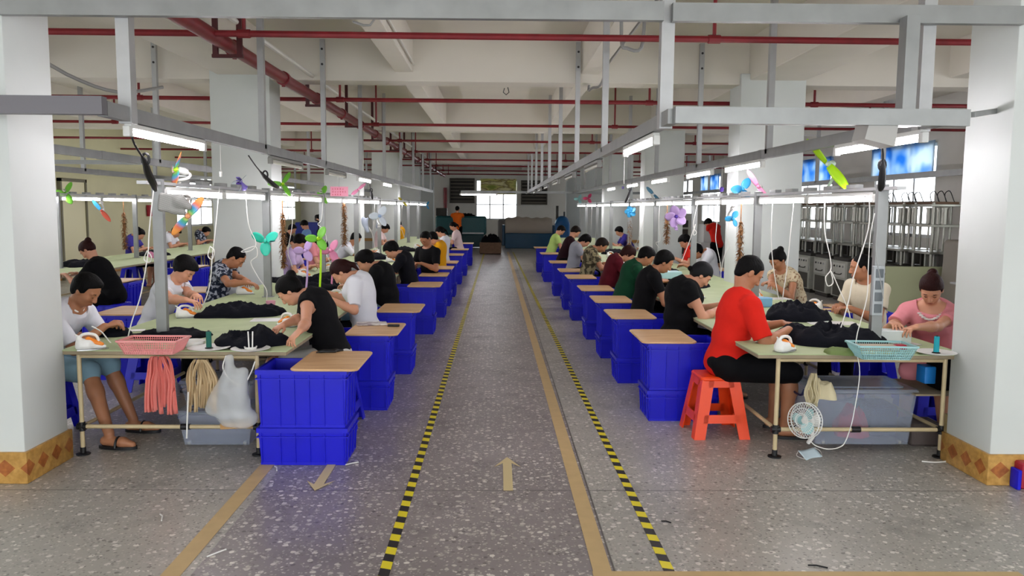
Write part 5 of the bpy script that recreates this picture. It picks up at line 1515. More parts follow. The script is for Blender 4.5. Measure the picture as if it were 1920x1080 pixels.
# ---------------------------------------------------------------- fans
def blade_mesh(L, w, material, tw=.5, two=False):
    m = MB()
    def fn(u, v):
        x = .018 + u * L; ww = w * (math.sin(math.pi * min(1, .15 + u * .85)) ** .6) * .5 + .006
        a = tw * (1 - .4 * u)
        yv = (v - .5) * 2 * ww
        return (x, yv * math.cos(a), yv * math.sin(a))
    m.grid(10, 4, fn)
    return m
def clip_fan(p, aim, label, bladem, hub=None, bodym=None, n=3, L=.10, w=.055, cage=False, base='clip', roll=0.0, down=-1.0, arm=.16, bcol2=None, sc=1.0, bar=None):
    """small soft blade fan: hub, blades, motor, bent arm and clip. aim: direction the hub faces"""
    bodym = bodym or M_WHITE; hub = hub or bladem
    d0 = Vector(aim).normalized()
    if bar is None:
        if p.z > 1.58 and p.y < 20: bar = PLX if -3.2 < p.x < 0 else (PRX if p.x > 0 else -6.4)
    if bar not in (None, 'table', 'post'):
        d_ = CAM - p; t_ = (bar - CAM.x) / (p.x - CAM.x); p = CAM + (p - CAM) * t_
        arm = max(.05, (p.z - 1.832)) if down < 0 else max(.06, 1.80 - p.z)
        if down < 0 and p.z < 1.86: down = 1; arm = max(.05, 1.81 - p.z) if p.z < 1.78 else .03
    elif p.z < 1.5 and bar is None: down = -1; arm = max(.08, p.z - TZ - .03)
    r = empty('clip_fan', p, 0, label, 'fan')
    d = Vector(aim).normalized(); x = d.cross(Vector((0, 0, 1)))
    x = x.normalized() if x.length > .05 else Vector((1, 0, 0)); u = x.cross(d)
    M = Matrix((x, u, d)).transposed().to_4x4()
    M = M @ Matrix.Scale(sc, 4) if False else M
    for k in range(n):
        b = blade_mesh(L, w, bladem); R = M @ Matrix.Rotation(roll + 2 * math.pi * k / n, 4, 'Z')
        b.v = [tuple(R @ Vector(v)) for v in b.v]
        o = b.build('blade', bladem if not (bcol2 and k % 2) else bcol2, r); md = o.modifiers.new('t', 'SOLIDIFY'); md.thickness = .0025
    m = MB(); m.lathe([(0, .022), (.013, .017), (.019, .006), (.020, -.010), (0, -.012)], n=16, M=M); m.build('hub', hub, r)
    m = MB(); m.lathe([(.014, -.012), (.026, -.020), (.029, -.06), (.018, -.085), (0, -.088)], n=16, M=M); m.build('motor', bodym, r)
    back = -d * .06
    if bar == 'post': down = 0
    m = MB(); e = Vector((.07 if bar == 'post' else 0, 0, down * arm)) - Vector((d.x, d.y, 0)) * .012
    m.tube(catmull([back, back + Vector((-d.x * .04, -d.y * .04, down * arm * .25)), back + Vector((-d.x * .02, -d.y * .02, down * arm * .6)), e], 5), .011, 8); m.build('arm', bodym, r)
    m = MB()
    m.bar(e + Vector((0, -.045, -down * 0)), e + Vector((0, .045, .0)), .03, .012); m.bar(e + Vector((0, -.045, down * .028)), e + Vector((0, .03, down * .01)), .03, .010)
    m.build('clip', bodym, r)
    return r
M_RAIN = bpy.data.materials.new('rainbow_blades'); M_RAIN.use_nodes = True
_nt = M_RAIN.node_tree; _b = _nt.nodes['Principled BSDF']; _b.inputs['Roughness'].default_value = .35
_tc = _nt.nodes.new('ShaderNodeTexCoord'); _l_ = _nt.nodes.new('ShaderNodeVectorMath'); _l_.operation = 'LENGTH'; _nt.links.new(_tc.outputs['Object'], _l_.inputs[0])
_rm = _nt.nodes.new('ShaderNodeValToRGB'); _mm = _nt.nodes.new('ShaderNodeMath'); _mm.operation = 'MULTIPLY'; _mm.inputs[1].default_value = 7.0
_nt.links.new(_l_.outputs['Value'], _mm.inputs[0]); _nt.links.new(_mm.outputs[0], _rm.inputs[0])
for i_, c_ in enumerate(('#e8e05a', '#5cc08a', '#5aa8e0', '#e87a5a', '#f0a050')):
    if i_ > 1: _rm.color_ramp.elements.new(i_ / 5)
    _rm.color_ramp.elements[i_].position = .1 + i_ * .2; _rm.color_ramp.elements[i_].color = srgb(c_)
_nt.links.new(_rm.outputs[0], _b.inputs['Base Color'])
F_LIME = mat('lime_blade', '#b4ea1e', .35); F_PINK = mat('pink_blade', '#e58fb4', .35); F_BLUE = mat('blue_blade', '#3fa5dc', .35); F_TEAL = mat('teal_blade', '#35c8ae', .35)
F_PURP = mat('purple_blade', '#8a7ad0', .35); F_LGRN = mat('green_blade', '#7ac843', .35); F_ORNG = mat('peach_blade', '#e8a070', .35); F_DPUR = mat('deep_purple', '#5a3ba8', .35); F_CLEAR = mat('clear_blade', '#dfeaf2', .2)
F_LILAC = mat('lilac_blade', '#c6a6dc', .35)
M_AQUAB = mat('aqua_body', '#8cc9d4', .4)
clip_fan(at_y(330, 318, 5.6), (-.8, -.5, .2), 'fan with rainbow blades and a lime rimmed hub above the left table', M_RAIN, F_LIME, n=3, L=.13, w=.07, arm=.10)
clip_fan(at_y(447, 345, 6.2), (-.5, -.6, .5), 'fan with purple hub and clear blades on the left lamp bar', F_CLEAR, F_DPUR, bodym=F_PURP, arm=.09, L=.09)
clip_fan(at_y(352, 405, 5.6), (.3, -.9, -.1), 'fan with orange yellow blades hanging below the left lamps', M_RAIN, F_ORNG, n=2, L=.15, w=.05, roll=-.9, arm=.12, down=1)
clip_fan(at_y(497, 452, 7.95), (0, -1, 0), 'teal fan in front of the left column', F_TEAL, F_TEAL, bodym=M_AQUAB, L=.13, w=.09, arm=.14, roll=.5, bar='post')
clip_fan(at_y(530, 345, 8.0), (.2, -.9, .3), 'lime green fan on top of the second left table post', F_LGRN, F_AMB if False else F_LIME, L=.14, w=.05, arm=.09)
clip_fan(at_y(603, 365, 9.2), (.5, -.8, .1), 'bright green fan above the left lamps', F_LGRN, F_LGRN, L=.12, w=.06, arm=.10)
clip_fan(at_y(672, 355, 9.8), (.1, -.9, .1), 'pink fan beside the pink sign', F_PINK, F_PINK, L=.14, w=.05, n=2, arm=.09, roll=-.7)
clip_fan(at_y(122, 362, 12.2), (.1, -.9, .1), 'green fan at the far left lamps', F_LGRN, F_LGRN, L=.17, w=.09, arm=.1)
clip_fan(at_y(190, 395, 12.6), (.1, -.9, .1), 'fan with red and blue blades at the far left', mat('red_blade', '#d2604e', .35), None, n=2, L=.2, w=.06, arm=.12, roll=3.14+.9, down=1, bcol2=F_BLUE)
clip_fan(at_y(755, 378, 12.0), (.1, -.9, .1), 'yellow green fan far along the left lamps', mat('ylw_blade', '#cfc24a', .35), None, L=.13, arm=.1, n=2, roll=.8)
clip_fan(at_y(800, 385, 14.5), (.1, -.9, .1), 'sky blue fan far along the left lamps', F_BLUE, None, L=.13, arm=.1)
clip_fan(at_y(712, 405, 9.7), (.4, -.9, .1), 'pale blue fan with clear blades under the left lamps', F_CLEAR, mat('pale_blue_b', '#9db8d8', .4), L=.12, arm=.1, w=.08)
clip_fan(at_y(597, 447, 8.3), (0, -1, 0), 'lime fan standing on the left table', F_LGRN, F_LIME, L=.12, w=.08, arm=.16, bodym=F_LIME)
clip_fan(at_y(620, 470, 9.0), (0, -1, .1), 'pink fan standing on the left table', F_PINK, F_PINK, L=.12, w=.08, arm=.16, bodym=F_PINK)
clip_fan(at_y(572, 470, 8.6), (0, -1, .1), 'lilac fan standing on the left table', F_LILAC, F_LILAC, L=.11, w=.08, arm=.14, bodym=F_LILAC)
clip_fan(at_y(292, 478, 9.0), (-.3, -1, .1), 'dusty pink fan standing beyond the left table', F_PINK, mat('dusty_pink', '#c78a8e', .4), L=.09, w=.07, arm=.12)
clip_fan(at_y(1552, 308, 5.15), (-.80, -.55, -.1), 'fan with long lime blades and a pale green body at the right table post', F_LIME, mat('pale_green_body', '#c9e0cc', .4), bodym=mat('pale_green_body', '#c9e0cc', .4), n=2, L=.26, w=.065, arm=.20, roll=.85)
clip_fan(at_y(1422, 350, 7.0), (-.5, -.8, .1), 'pink fan with clear body above the right table', F_PINK, F_PINK, L=.19, w=.05, n=2, arm=.13, roll=.95, bodym=M_WHITE)
clip_fan(at_y(1393, 355, 7.6), (.1, -.9, .1), 'bright blue fan above the right table', F_BLUE, F_BLUE, L=.12, w=.08, arm=.1)
clip_fan(at_y(1225, 364, 10.2), (.1, -.9, .1), 'steel blue fan above the right lamps', mat('steel_blue', '#5b93b4', .35), F_CLEAR, L=.15, n=2, w=.05, arm=.12, roll=.8)
clip_fan(at_y(1268, 406, 8.9), (-.1, -1, -.1), 'lilac flower shaped fan with deep purple hub at the right table', F_LILAC, F_DPUR, L=.11, w=.10, n=5, arm=.12, bodym=F_LILAC)
clip_fan(at_y(1182, 397, 11.8), (-.1, -1, 0), 'round blue fan above the brown tassel on the right', F_BLUE, F_BLUE, L=.10, w=.10, n=5, arm=.12)
clip_fan(at_y(1103, 372, 14.0), (-.1, -1, 0), 'crimson pink fan far along the right lamps', mat('crimson_blade', '#c83a6a', .35), None, L=.14, w=.09, n=3, arm=.12)
clip_fan(at_y(1374, 410, 8.0), (.2, -1, 0), 'small blue fan under the right lamps', F_BLUE, None, L=.07, w=.05, n=3, arm=.1, down=1)
clip_fan(at_y(1085, 373, 15.0), (-.1, -1, 0), 'pale aqua fan far along the right lamps', mat('aqua_blade', '#9fd8d8', .35), None, L=.14, w=.09, n=3, arm=.12)
for i, (x, y, py_, c_) in enumerate(((1168, 352, 13, F_PURP), (1353, 355, 9, F_DPUR))):
    p_ = at_x(x, y, 2.48); m = MB(); m.lathe([(0, -.03), (.022, -.02), (.024, .02), (0, .03)], n=14); r = empty('pull_switch', p_, 0, ('violet pull switch hanging at the right rail' if i == 0 else 'deep purple pull switch before the right column'), 'switch')
    m.build('bulb', c_, r); m = MB(); m.tube([(0, 0, .03), (0, 0, RZ - p_.z)], .002, 5); m.build('string', M_CORDW, r)

# round caged fan in front of the clear bin
fc = at_y(1512, 788, RT0 - .02)
r = empty('desk_fan', fc, 0, 'white round desk fan clamped to the lower rail of the right table', 'fan')
m = MB(); ax = Vector((-.80, -.58, .12)).normalized(); xx = ax.cross(Vector((0, 0, 1))).normalized(); uu = xx.cross(ax); M = Matrix((xx, uu, ax)).transposed().to_4x4()
for rr, zz in ((.115, .0), (.115, .035), (.045, .055), (.080, .048), (.045, -.02)):
    m.tube([M @ Vector((rr * math.cos(a), rr * math.sin(a), zz)) for a in np.linspace(0, 2 * math.pi, 29)[:-1]], .0035 if rr > .1 else .002, 6, closed=True)
for k in range(36):
    a = 2 * math.pi * k / 36; c_, s_ = math.cos(a), math.sin(a)
    m.tube([M @ Vector((.03 * c_, .03 * s_, .056)), M @ Vector((.085 * c_, .085 * s_, .048)), M @ Vector((.115 * c_, .115 * s_, .03)), M @ Vector((.116 * c_, .116 * s_, .005)), M @ Vector((.045 * c_, .045 * s_, -.022))], .0014, 4)
m.build('cage', M_WHITE, r)
for k in range(3):
    b = blade_mesh(.075, .07, None); R = M @ Matrix.Translation((0, 0, .018)) @ Matrix.Rotation(2.1 * k, 4, 'Z'); b.v = [tuple(R @ Vector(v)) for v in b.v]; b.build('blade', M_CYANP, r)
m = MB(); m.lathe([(0, .025), (.025, .02), (.025, -.02), (.045, -.03), (.048, -.09), (.03, -.115), (0, -.118)], n=20, M=M); m.build('motor', M_WHITE, r)
m = MB(); m.lathe([(.030, -.116), (.028, -.124), (0, -.126)], n=20, M=M); m.build('motor_cap', F_BLUE if False else mat('aqua_cap', '#7fc4d4', .4), r)
m = MB(); m.tube([-ax * .06, -ax * .06 + Vector((.02, .02, -.12)), Vector((.05, .08, -.175))], .014, 8); m.build('stem', M_WHITE, r)

# ---------------------------------------------------------------- brown tassel strands
def tassel(p, L, w, label, seed):
    rs = random.Random(seed); m = MB()
    m.tube([(0, 0, max(.05, 1.795 - p.z)), (0, 0, -L)], .006, 6)
    n = int(L * 1100)
    for k in range(n):
        z = -L * k / n; a = rs.uniform(0, 6.28); q = w * rs.uniform(.35, 1.0) * (.55 + .45 * min(1, k / n * 5)); dz = rs.uniform(-.03, .035)
        t = .008 * rs.uniform(.6, 1.3); c_, s_ = math.cos(a), math.sin(a)
        p0 = Vector((0, 0, z)); p1 = Vector((q * c_ * .6, q * s_ * .6, z + dz * .2 - .01)); p2 = Vector((q * c_, q * s_, z + dz - .022)); sd = Vector((-s_, c_, 0)) * t
        m.poly([p0 - sd * .5, p0 + sd * .5, p1 + sd, p1 - sd, p2], [(0, 1, 2, 3), (3, 2, 4)])
    o = m.build('brown_tassel', mat('brown_strand', '#7a5230', .7, col2='#a87848', vscale=40, lo=.3, hi=.7), None, p, smooth=False); return tag(o, label, 'tassel')
for i, (px, py0, py1, y, lb) in enumerate(((645, 380, 460, 9.4, 'brown tufted strand hanging below the pink sign'), (530, 400, 500, 7.95, 'brown tufted strand on the second left table post'), (232, 398, 466, 12.6, 'brown tufted strand hanging at the far left table'),
        (1181, 412, 462, 11.9, 'brown tufted strand below the round blue fan'), (1251, 398, 456, 10.2, 'brown tufted strand beside the lilac fan'), (1389, 415, 520, 7.95, 'brown tufted strand hanging before the right column'))):
    X_ = -6.4 if px < 300 else (PLX if px < 900 else PRX); y = at_x(px, py0, X_).y; a = at_y(px, py0, y); b = at_y(px, py1, y); tassel(a, a.z - b.z, .068 if y < 12 else .085, lb, 50 + i)

# ---------------------------------------------------------------- gloves, sign, post bundles
F = Field(.005)
F.box((0, 0, 0), np.eye(3), [.085, .02, .065], .02, .01); F.cone((.07, 0, .02), (.125, 0, -.01), .045, .022, .03); F.cone((.02, 0, -.05), (.09, 0, -.055), .02, .018, .02)
def knit(name, a, b):
    m = bpy.data.materials.new(name); m.use_nodes = True; nt = m.node_tree; B = nt.nodes['Principled BSDF']; B.inputs['Roughness'].default_value = .8
    ck = nt.nodes.new('ShaderNodeTexBrick'); tc = nt.nodes.new('ShaderNodeTexCoord'); mp = nt.nodes.new('ShaderNodeMapping'); mp.inputs['Rotation'].default_value = (math.pi / 2, 0, 0)
    nt.links.new(tc.outputs['Object'], mp.inputs[0]); nt.links.new(mp.outputs[0], ck.inputs['Vector']); ck.inputs['Scale'].default_value = 50
    ck.inputs['Color1'].default_value = srgb(a); ck.inputs['Color2'].default_value = srgb(a); ck.inputs['Mortar'].default_value = srgb(b); ck.inputs['Mortar Size'].default_value = .05
    nt.links.new(ck.outputs[0], B.inputs['Base Color']); return m
gp = at_y(320, 381, _l.y - .05)
o = link('work_glove', F.mesh('work_glove', knit('check_knit', '#b9b9b4', '#4d4d4a')), None, gp); o.rotation_euler = (0, .12, 0); tag(o, 'grey and white checked work glove stuck on the near left table post', 'glove')
for i, (px, py_) in enumerate(((684, 418), (712, 412))):
    F = Field(.007); F.ell((0, 0, 0), np.eye(3), [.055, .03, .11], .02); F.cone((.03, 0, .0), (.07, 0, .06), .022, .016, .02); F.cone((0, 0, -.1), (0, 0, -.15), .04, .035, .02)
    o = link('work_glove', F.mesh('work_glove', mat('blue_grey_glove', '#a9b4c4', .7, bump=.2)), None, at_x(px, py_, PLX + .03 - .06 * i)); o.rotation_euler = (0, -.3 + .6 * i, 0)
    tag(o, 'blue grey glove hung on the third left post, %s one' % ('left' if i == 0 else 'right'), 'glove')
sg = at_x(636, 359, -2.13)
r = empty('pink_sign', sg, 0, 'small pink paper sign with rows of red characters over the left tables', 'sign')
m = MB(); m.box(-.12, -.002, -.065, .12, .002, .065); m.build('sheet', mat('pink_paper', '#e79ab0', .7), r, smooth=False)
m = MB(); rs = random.Random(3)
def glyph(m, x, z, s_, rs):
    for k in range(rs.randint(2, 3)): zz = z + s_ * (k / 3 - .3); m.box(x - s_ * .4, -.0035, zz - s_ * .05, x + s_ * .4, -.002, zz + s_ * .05)
    for k in range(rs.randint(1, 2)): xx = x + s_ * rs.uniform(-.3, .3); m.box(xx - s_ * .05, -.0035, z - s_ * .45, xx + s_ * .05, -.002, z + s_ * .45)
for row, (z, n_) in enumerate(((.028, 5), (-.004, 6), (-.034, 4))):
    for k in range(n_): glyph(m, -.085 + k * .033, z * 1.2, .026, rs)
m.build('characters', mat('sign_red', '#c0364a', .6), r, smooth=False)
m = MB(); m.tube([(0, 0, .055), (0, 0, RZ - sg.z - .04)], .004, 5); m.build('hanging_rod', M_STEEL, r)
def pxs2(ya, yb, *pp): return [at_y(a, b, ya + (yb - ya) * k / (len(pp) - 1)) for k, (a, b) in enumerate(pp)]
# wrapped black cable bundles hanging from the upper rail
def bundle(pts, label):
    m = MB(); P_ = catmull(pts, 6); n_ = len(P_)
    m.tube(P_, [.006 if k < n_ * .35 else .006 + .018 * math.sin(math.pi * min(1, (k - n_ * .35) / (n_ * .6))) ** .5 for k in range(n_)], 9)
    a = P_[int(n_ * .45)]
    m.tube([a + Vector((.022 * math.cos(t), .01, .035 * math.sin(t) + .02)) for t in np.linspace(0, 6.28, 13)[:-1]], .008, 6, closed=True)
    return tag(m.build('cable_bundle', M_BLKP), label, 'cable')
bundle(pxs2(4.72, 5.30, (243, 240), (252, 270), (270, 300), (278, 325), (288, 345), (292, 358)), 'black cable bundle hanging from the near left rail to the post')
bundle(pxs2(6.86, 7.95, (466, 292), (480, 312), (500, 335), (515, 348), (523, 352)), 'black cable bundle hanging from the left rail, second one')
bundle(pxs2(5.1, 5.25, (1655, 276), (1656, 292), (1655, 320), (1653, 345), (1650, 358)), 'black coiled cable bundle hanging above the right table post')
bundle(pxs2(13.2, 13.3, (693, 345), (695, 356), (697, 366), (698, 374)), 'black cable bundle hanging from the left rail, third one')
bundle(pxs2(14.5, 14.6, (1185, 342), (1183, 352), (1178, 368), (1172, 380)), 'black cable bundle hanging from the right rail far off')
m = MB(); p_ = at_y(1648, 247, 4.5)
m.poly([p_ + Vector(v) for v in ((-.07, -.05, .085), (.09, -.05, .10), (.07, -.05, -.085), (-.10, -.05, -.045), (-.07, .12, .085), (.09, .12, .10), (.07, .12, -.085), (-.10, .12, -.045))], [(3, 2, 1, 0), (4, 5, 6, 7), (0, 1, 5, 4), (1, 2, 6, 5), (2, 3, 7, 6), (3, 0, 4, 7)])
tag(m.build('metal_shroud', mat('grey_shroud', '#a9a8a4', .5, .2), smooth=False), 'grey sheet metal shroud under the right front crossbeam', 'shroud')
# switch panel and cords on the right post
p_ = at_y(1645, 545, _r.y - .05)
r = empty('power_strip', p_, 0, 'long clear power strip fixed to the near right table post', 'power strip')
m = MB(); m.bbox(-.038, -.02, -.17, .038, .02, .17, .008); m.build('case', mat('grey_case', '#a7adb0', .35), r)
for k in range(4):
    m = MB(); m.bbox(-.026, -.026, -.15 + k * .08, .026, -.018, -.09 + k * .08, .004); m.build('socket', mat('socket_dark', '#5d6468', .4), r)
cord(pxs(5.05, (1640, 400), (1632, 440), (1628, 500), (1625, 560), (1605, 640), (1612, 700), (1600, 780), (1592, 810)), 'thin white cord running down the right post and past the bin', .003)
cord(pxs(5.05, (1592, 810), (1580, 835), (1555, 842), (1530, 836), (1518, 825)), 'white cord of the desk fan dangling under the right table', .0035)
cord(pxs(5.1, (1646, 420), (1642, 470), (1650, 520), (1656, 560)), 'thin grey cord taped to the right post', .003, M_GREYP)

# ---------------------------------------------------------------- white iron cords hanging from the lamp bars
W = 'white iron cord '
cord(pxs(5.75, (282, 372), (280, 430), (278, 470), (272, 510), (262, 560), (248, 600), (240, 632)), W + 'hanging left of the near left post')
cord(pxs(5.75, (276, 470), (284, 482), (280, 492), (270, 486), (276, 470)), W + 'knot left of the near left post', .004, n=4)
cord(pxs(5.4, (172, 612), (190, 622), (205, 640), (220, 655), (232, 658), (238, 640)), W + 'curling from the iron of the man in white polo')
cord(pxs(6.6, (405, 372), (404, 430), (398, 480), (394, 530), (384, 565), (372, 580), (360, 575)), W + 'hanging to the iron of the young man in white')
cord(pxs(6.6, (394, 462), (402, 470), (398, 486), (390, 480), (394, 462)), W + 'knot above the young man in white', .004, n=4)
cord(pxs(7.2, (455, 380), (466, 420), (480, 455), (470, 470), (452, 472), (478, 462), (482, 480), (470, 492), (484, 520), (500, 545), (500, 575), (515, 592), (540, 580)), W + 'with loops in front of the left column')
cord(pxs(7.4, (543, 375), (548, 420), (540, 470), (545, 490), (548, 500)), W + 'hanging beside the second left post')
cord(pxs(8.2, (602, 380), (603, 410), (596, 420), (604, 428), (612, 445), (610, 470), (618, 490)), W + 'with a loop hanging above the lime fan')
cord(pxs(9.0, (700, 385), (700, 430), (692, 426), (698, 440), (704, 470)), W + 'hanging by the blue grey gloves')
cord(pxs(10, (752, 385), (752, 410), (744, 440), (752, 430), (758, 445)), W + 'hanging before the yellow shirt at far left')
cord(pxs(5.6, (1540, 372), (1546, 430), (1556, 480), (1558, 505), (1548, 520), (1552, 536), (1562, 530), (1558, 508), (1575, 545), (1590, 580), (1594, 596)), W + 'with a big loop over the right table')
cord(pxs(5.45, (1630, 375), (1628, 430), (1600, 520), (1592, 560), (1578, 610), (1560, 650), (1530, 655), (1500, 640)), W + 'running from the right post to the front iron')
cord(pxs(6.6, (1483, 380), (1482, 440), (1476, 500), (1470, 540), (1462, 590), (1446, 602), (1430, 598)), W + 'hanging at the edge of the right column')
cord(pxs(6.9, (1443, 385), (1446, 440), (1450, 500), (1460, 560)), W + 'hanging before the woman in floral top')
cord(pxs(8.4, (1306, 385), (1300, 420), (1306, 436), (1300, 440), (1304, 420), (1290, 460), (1278, 490)), W + 'with a loop beside the lilac fan')
cord(pxs(8.2, (1341, 385), (1344, 420), (1342, 450), (1350, 490), (1352, 520)), W + 'hanging above the headscarf woman')
cord(pxs(8.2, (1366, 390), (1364, 440), (1368, 460), (1358, 480), (1352, 510)), W + 'hanging by the small blue fan')
cord(pxs(9.5, (1234, 385), (1235, 420), (1238, 450), (1230, 455), (1236, 465)), W + 'hanging before the striped shirt')
cord(pxs(10.5, (1206, 385), (1205, 420), (1196, 450), (1192, 460), (1200, 465)), W + 'hanging beside the right brown tassel')
cord(pxs(13, (1108, 385), (1108, 430)), W + 'hanging far along the right lamps')
cord(pxs(5.35, (1240, 260), (1172, 290), (1171, 350)), 'thin white pull cord at the right rail tube', .002) if False else None
_t = at_x(1171, 290, .97)
cord([Vector((.97, _t.y, RZ - .04)), Vector((.97, _t.y, at_y(1171, 345, _t.y).z))], 'thin white pull cord below the lit tube right of the aisle', .002)
pt = at_x(413, 285, -2.13)
r = empty('light_pull', (pt.x, pt.y, pt.z), 0, 'thin white pull cord with handle at the end of the near left tube', 'pull cord')
MB().tube([(0, 0, RZ - .05 - pt.z), (0, 0, -.14)], .002, 5).build('string', M_CORDW, r)
MB().lathe([(0, -.19), (.010, -.185), (.012, -.15), (0, -.14)], n=10).build('pull_handle', M_WHITE, r)
# ---------------------------------------------------------------- pneumatic presses along the right wall
M_GREYM = mat('machine_grey', '#a9aba0', .5, var=.08); M_ALU = mat('aluminium', '#8f8f86', .35, .7); M_DARKM = mat('dark_iron', '#3d3a35', .5, .4); M_BRASS = mat('rusty_brown', '#6b4f38', .6)
def press_proto():
    r = empty('press_machine', (0, 0, 0))
    m = MB(); m.bbox(-.40, -.33, .08, .40, .33, .74, .01); m.build('cabinet', M_GREYM, r)
    m = MB(); m.box(-.36, -.30, 0, .36, .30, .08); m.build('plinth', M_DARKM, r, smooth=False)
    for sy in (-1,):
        m = MB(); m.bbox(-.412, -.28, .44, -.40, .28, .70, .004); pn = m.build('control_panel', mat('panel_pale', '#c3c5bb', .4), r)
        for k in range(4):
            m = MB(); m.lathe([(0, 0), (.018, 0), (.018, .014), (0, .016)], (-.412, -.18 + k * .12, .64), 12, Matrix.Rotation(-math.pi / 2, 4, 'Y')); m.build('knob', M_BLKP if k % 2 else M_GREYP, pn)
        m = MB(); m.tube(catmull([(-.412, -.14, .52), (-.44, -.12, .50), (-.44, .12, .50), (-.412, .14, .52)], 4), .009, 6); m.build('handle', M_DARKM, pn)
    m = MB(); m.box(-.405, -.24, .10, -.400, .24, .40); m.build('painted_recess', mat('recess_shade', '#4b4a42', .7), r, smooth=False)  # flat dark sheet: shade of a hollow painted on the cabinet front
    m = MB(); m.bbox(-.38, -.31, .74, .38, .31, .80, .01); m.build('bed_plate', M_DARKM, r)
    for sx in (-.27, .27):
        for y in (-.25, .25):
            MB().tube([(sx, y, .80), (sx, y, 1.78)], .022, 10).build('column', M_ALU, r)
    for k, z in enumerate((1.02, 1.42, 1.72)):
        m = MB(); m.bbox(-.33, -.30, z, .33, .30, z + .035, .008); m.build('cross_plate', M_ALU if k != 1 else M_GREYM, r)
    for k in range(4):
        y = -.21 + k * .14
        m = MB(); m.lathe([(.042, 0), (.042, .22), (.050, .22), (.050, .245), (0, .245)], (-.08, y, 1.46), 12); m.tube([(-.08, y, 1.06), (-.08, y, 1.46)], .014, 8); m.build('cylinder', M_ALU, r)
    for k in range(5):
        y = -.24 + k * .12
        MB().box(-.16, y - .02, .82, .10, y + .02, 1.02).build('mould', M_GREYM if k % 2 else M_DARKM, r, smooth=False)
    for k in range(3):
        y = -.2 + k * .2
        m = MB(); m.tube(catmull([(-.05, y, 1.755), (-.08, y + .02, 1.90), (.02, y + .07, 1.95), (.10, y + .08, 1.80), (.12, y + .06, 1.755)], 4), .007, 5); m.build('hose', M_BLKP, r)
    m = MB(); m.bbox(-.28, -.26, 1.755, .10, .20, 1.79, .01); m.build('valve_tray', M_BRASS, r)
    return r
PR = press_proto(); tag(PR, 'grey pneumatic press with tall steel columns by the right wall, first in the row', 'machine', 'presses by the right wall')
PR.location = (6.65, 11.9, 0)
for i in range(1, 12): dup(PR, (6.65, 11.9 + i * .86, 0), 0, 'grey pneumatic press with tall steel columns by the right wall, %s in the row' % ORD[i])
p_ = at_y(1722, 530, 11.3); m = MB(); m.bbox(-.46, -.015, -.12, .46, .015, .74, .006); tag(m.build('leaning_sheet', mat('sage_sheet', '#a9ad8a', .6), None, (p_.x, 11.35, .12)), 'large pale sage green sheet leaning at the end of the presses', 'panel')
F = Field(.015); F.box((0, 0, .60), np.eye(3), [.22, .22, .66], .06); F.folds(.010, 3, 12); F.cut(lambda P: .005 - P[2])
tag(link('wrapped_roll', F.mesh('wrapped_roll', mat('grey_wrap', '#8b857b', .6, bump=.3)), None, (at_y(1807, 530, 11.0).x, 11.0, 0)), 'tall bundle wrapped in grey film near the right column', 'bundle')
m = MB(); m.bar((0, 0, 0), (0, 0, .86), .04, .04); m.bar((.35, 0, 0), (.35, 0, .86), .04, .04); m.bar((0, 0, .84), (.35, 0, .84), .04, .03); m.bar((0, .0, .4), (.35, 0, .4), .03, .03); m.box(-.02, 0, .84, .37, .3, .86)
tag(m.build('steel_stand', M_GREYP, None, (at_y(1812, 560, 8.6).x, 8.6, 0)), 'small grey steel stand beside the near right column', 'stand')
p = at_y(1425, 480, 15.0)
m = MB(); m.bbox(-.25, -.2, 0, .25, .2, 1.55, .02); r = empty('control_cabinet', (4.9, 15.4, 0), 0, 'grey control cabinet with stacked square dials behind the man in white', 'cabinet'); m.build('body', M_GREYM, r)
for k in range(4): MB().bbox(-.12, -.215, .55 + k * .22, .12, -.2, .72 + k * .22, .01).build('dial', M_DARKM, r)
dup(r, (4.6, 20.0, 0), 0, 'grey control cabinet farther back on the right')
m = MB(); m.bbox(-.5, -.35, .0, .5, .35, .85, .02); m.bbox(-.42, -.3, .85, .42, .3, 1.3, .03); tag(m.build('press_machine', mat('machine_white', '#c9cbc8', .5), None, (5.4, 19.6, 0)), 'pale boxy machine where the person in black cap works', 'machine')

# ---------------------------------------------------------------- blue sunshades over the right windows
M_SHADE = bpy.data.materials.new('blue_banner'); M_SHADE.use_nodes = True
_nt = M_SHADE.node_tree; _b = _nt.nodes['Principled BSDF']; _n1 = _nt.nodes.new('ShaderNodeTexNoise'); _n1.inputs['Scale'].default_value = 1.6; _tc = _nt.nodes.new('ShaderNodeTexCoord'); _nt.links.new(_tc.outputs['Object'], _n1.inputs[0])
_r1 = _nt.nodes.new('ShaderNodeValToRGB'); _r1.color_ramp.elements[0].position = .38; _r1.color_ramp.elements[1].position = .60; _r1.color_ramp.elements[0].color = srgb('#5aa6e6'); _r1.color_ramp.elements[1].color = srgb('#e4f2fb')
_nt.links.new(_n1.outputs[0], _r1.inputs[0]); _nt.links.new(_r1.outputs[0], _b.inputs['Base Color']); _b.inputs['Roughness'].default_value = .6
_tr = _nt.nodes.new('ShaderNodeBsdfTranslucent'); _mx = _nt.nodes.new('ShaderNodeMixShader'); _mx.inputs[0].default_value = .75; _out = _nt.nodes['Material Output']
_nt.links.new(_r1.outputs[0], _tr.inputs[0]); _nt.links.new(_b.outputs[0], _mx.inputs[1]); _nt.links.new(_tr.outputs[0], _mx.inputs[2]); _nt.links.new(_mx.outputs[0], _out.inputs[0])
for i, (a, b) in enumerate(RW[:4]):
    m = MB(); m.grid(24, 6, lambda u, v, a=a, b=b: (XR - .06 + .015 * math.sin(u * 17), a - .03 + u * (b - a + .06), 2.96 - v * .62))
    o = m.build('window_banner', M_SHADE); md = o.modifiers.new('t', 'SOLIDIFY'); md.thickness = .003
    tag(o, 'blue and white banner hung over the right wall window, %s from the front' % ORD[i], 'banner', 'blue banners on the right windows')

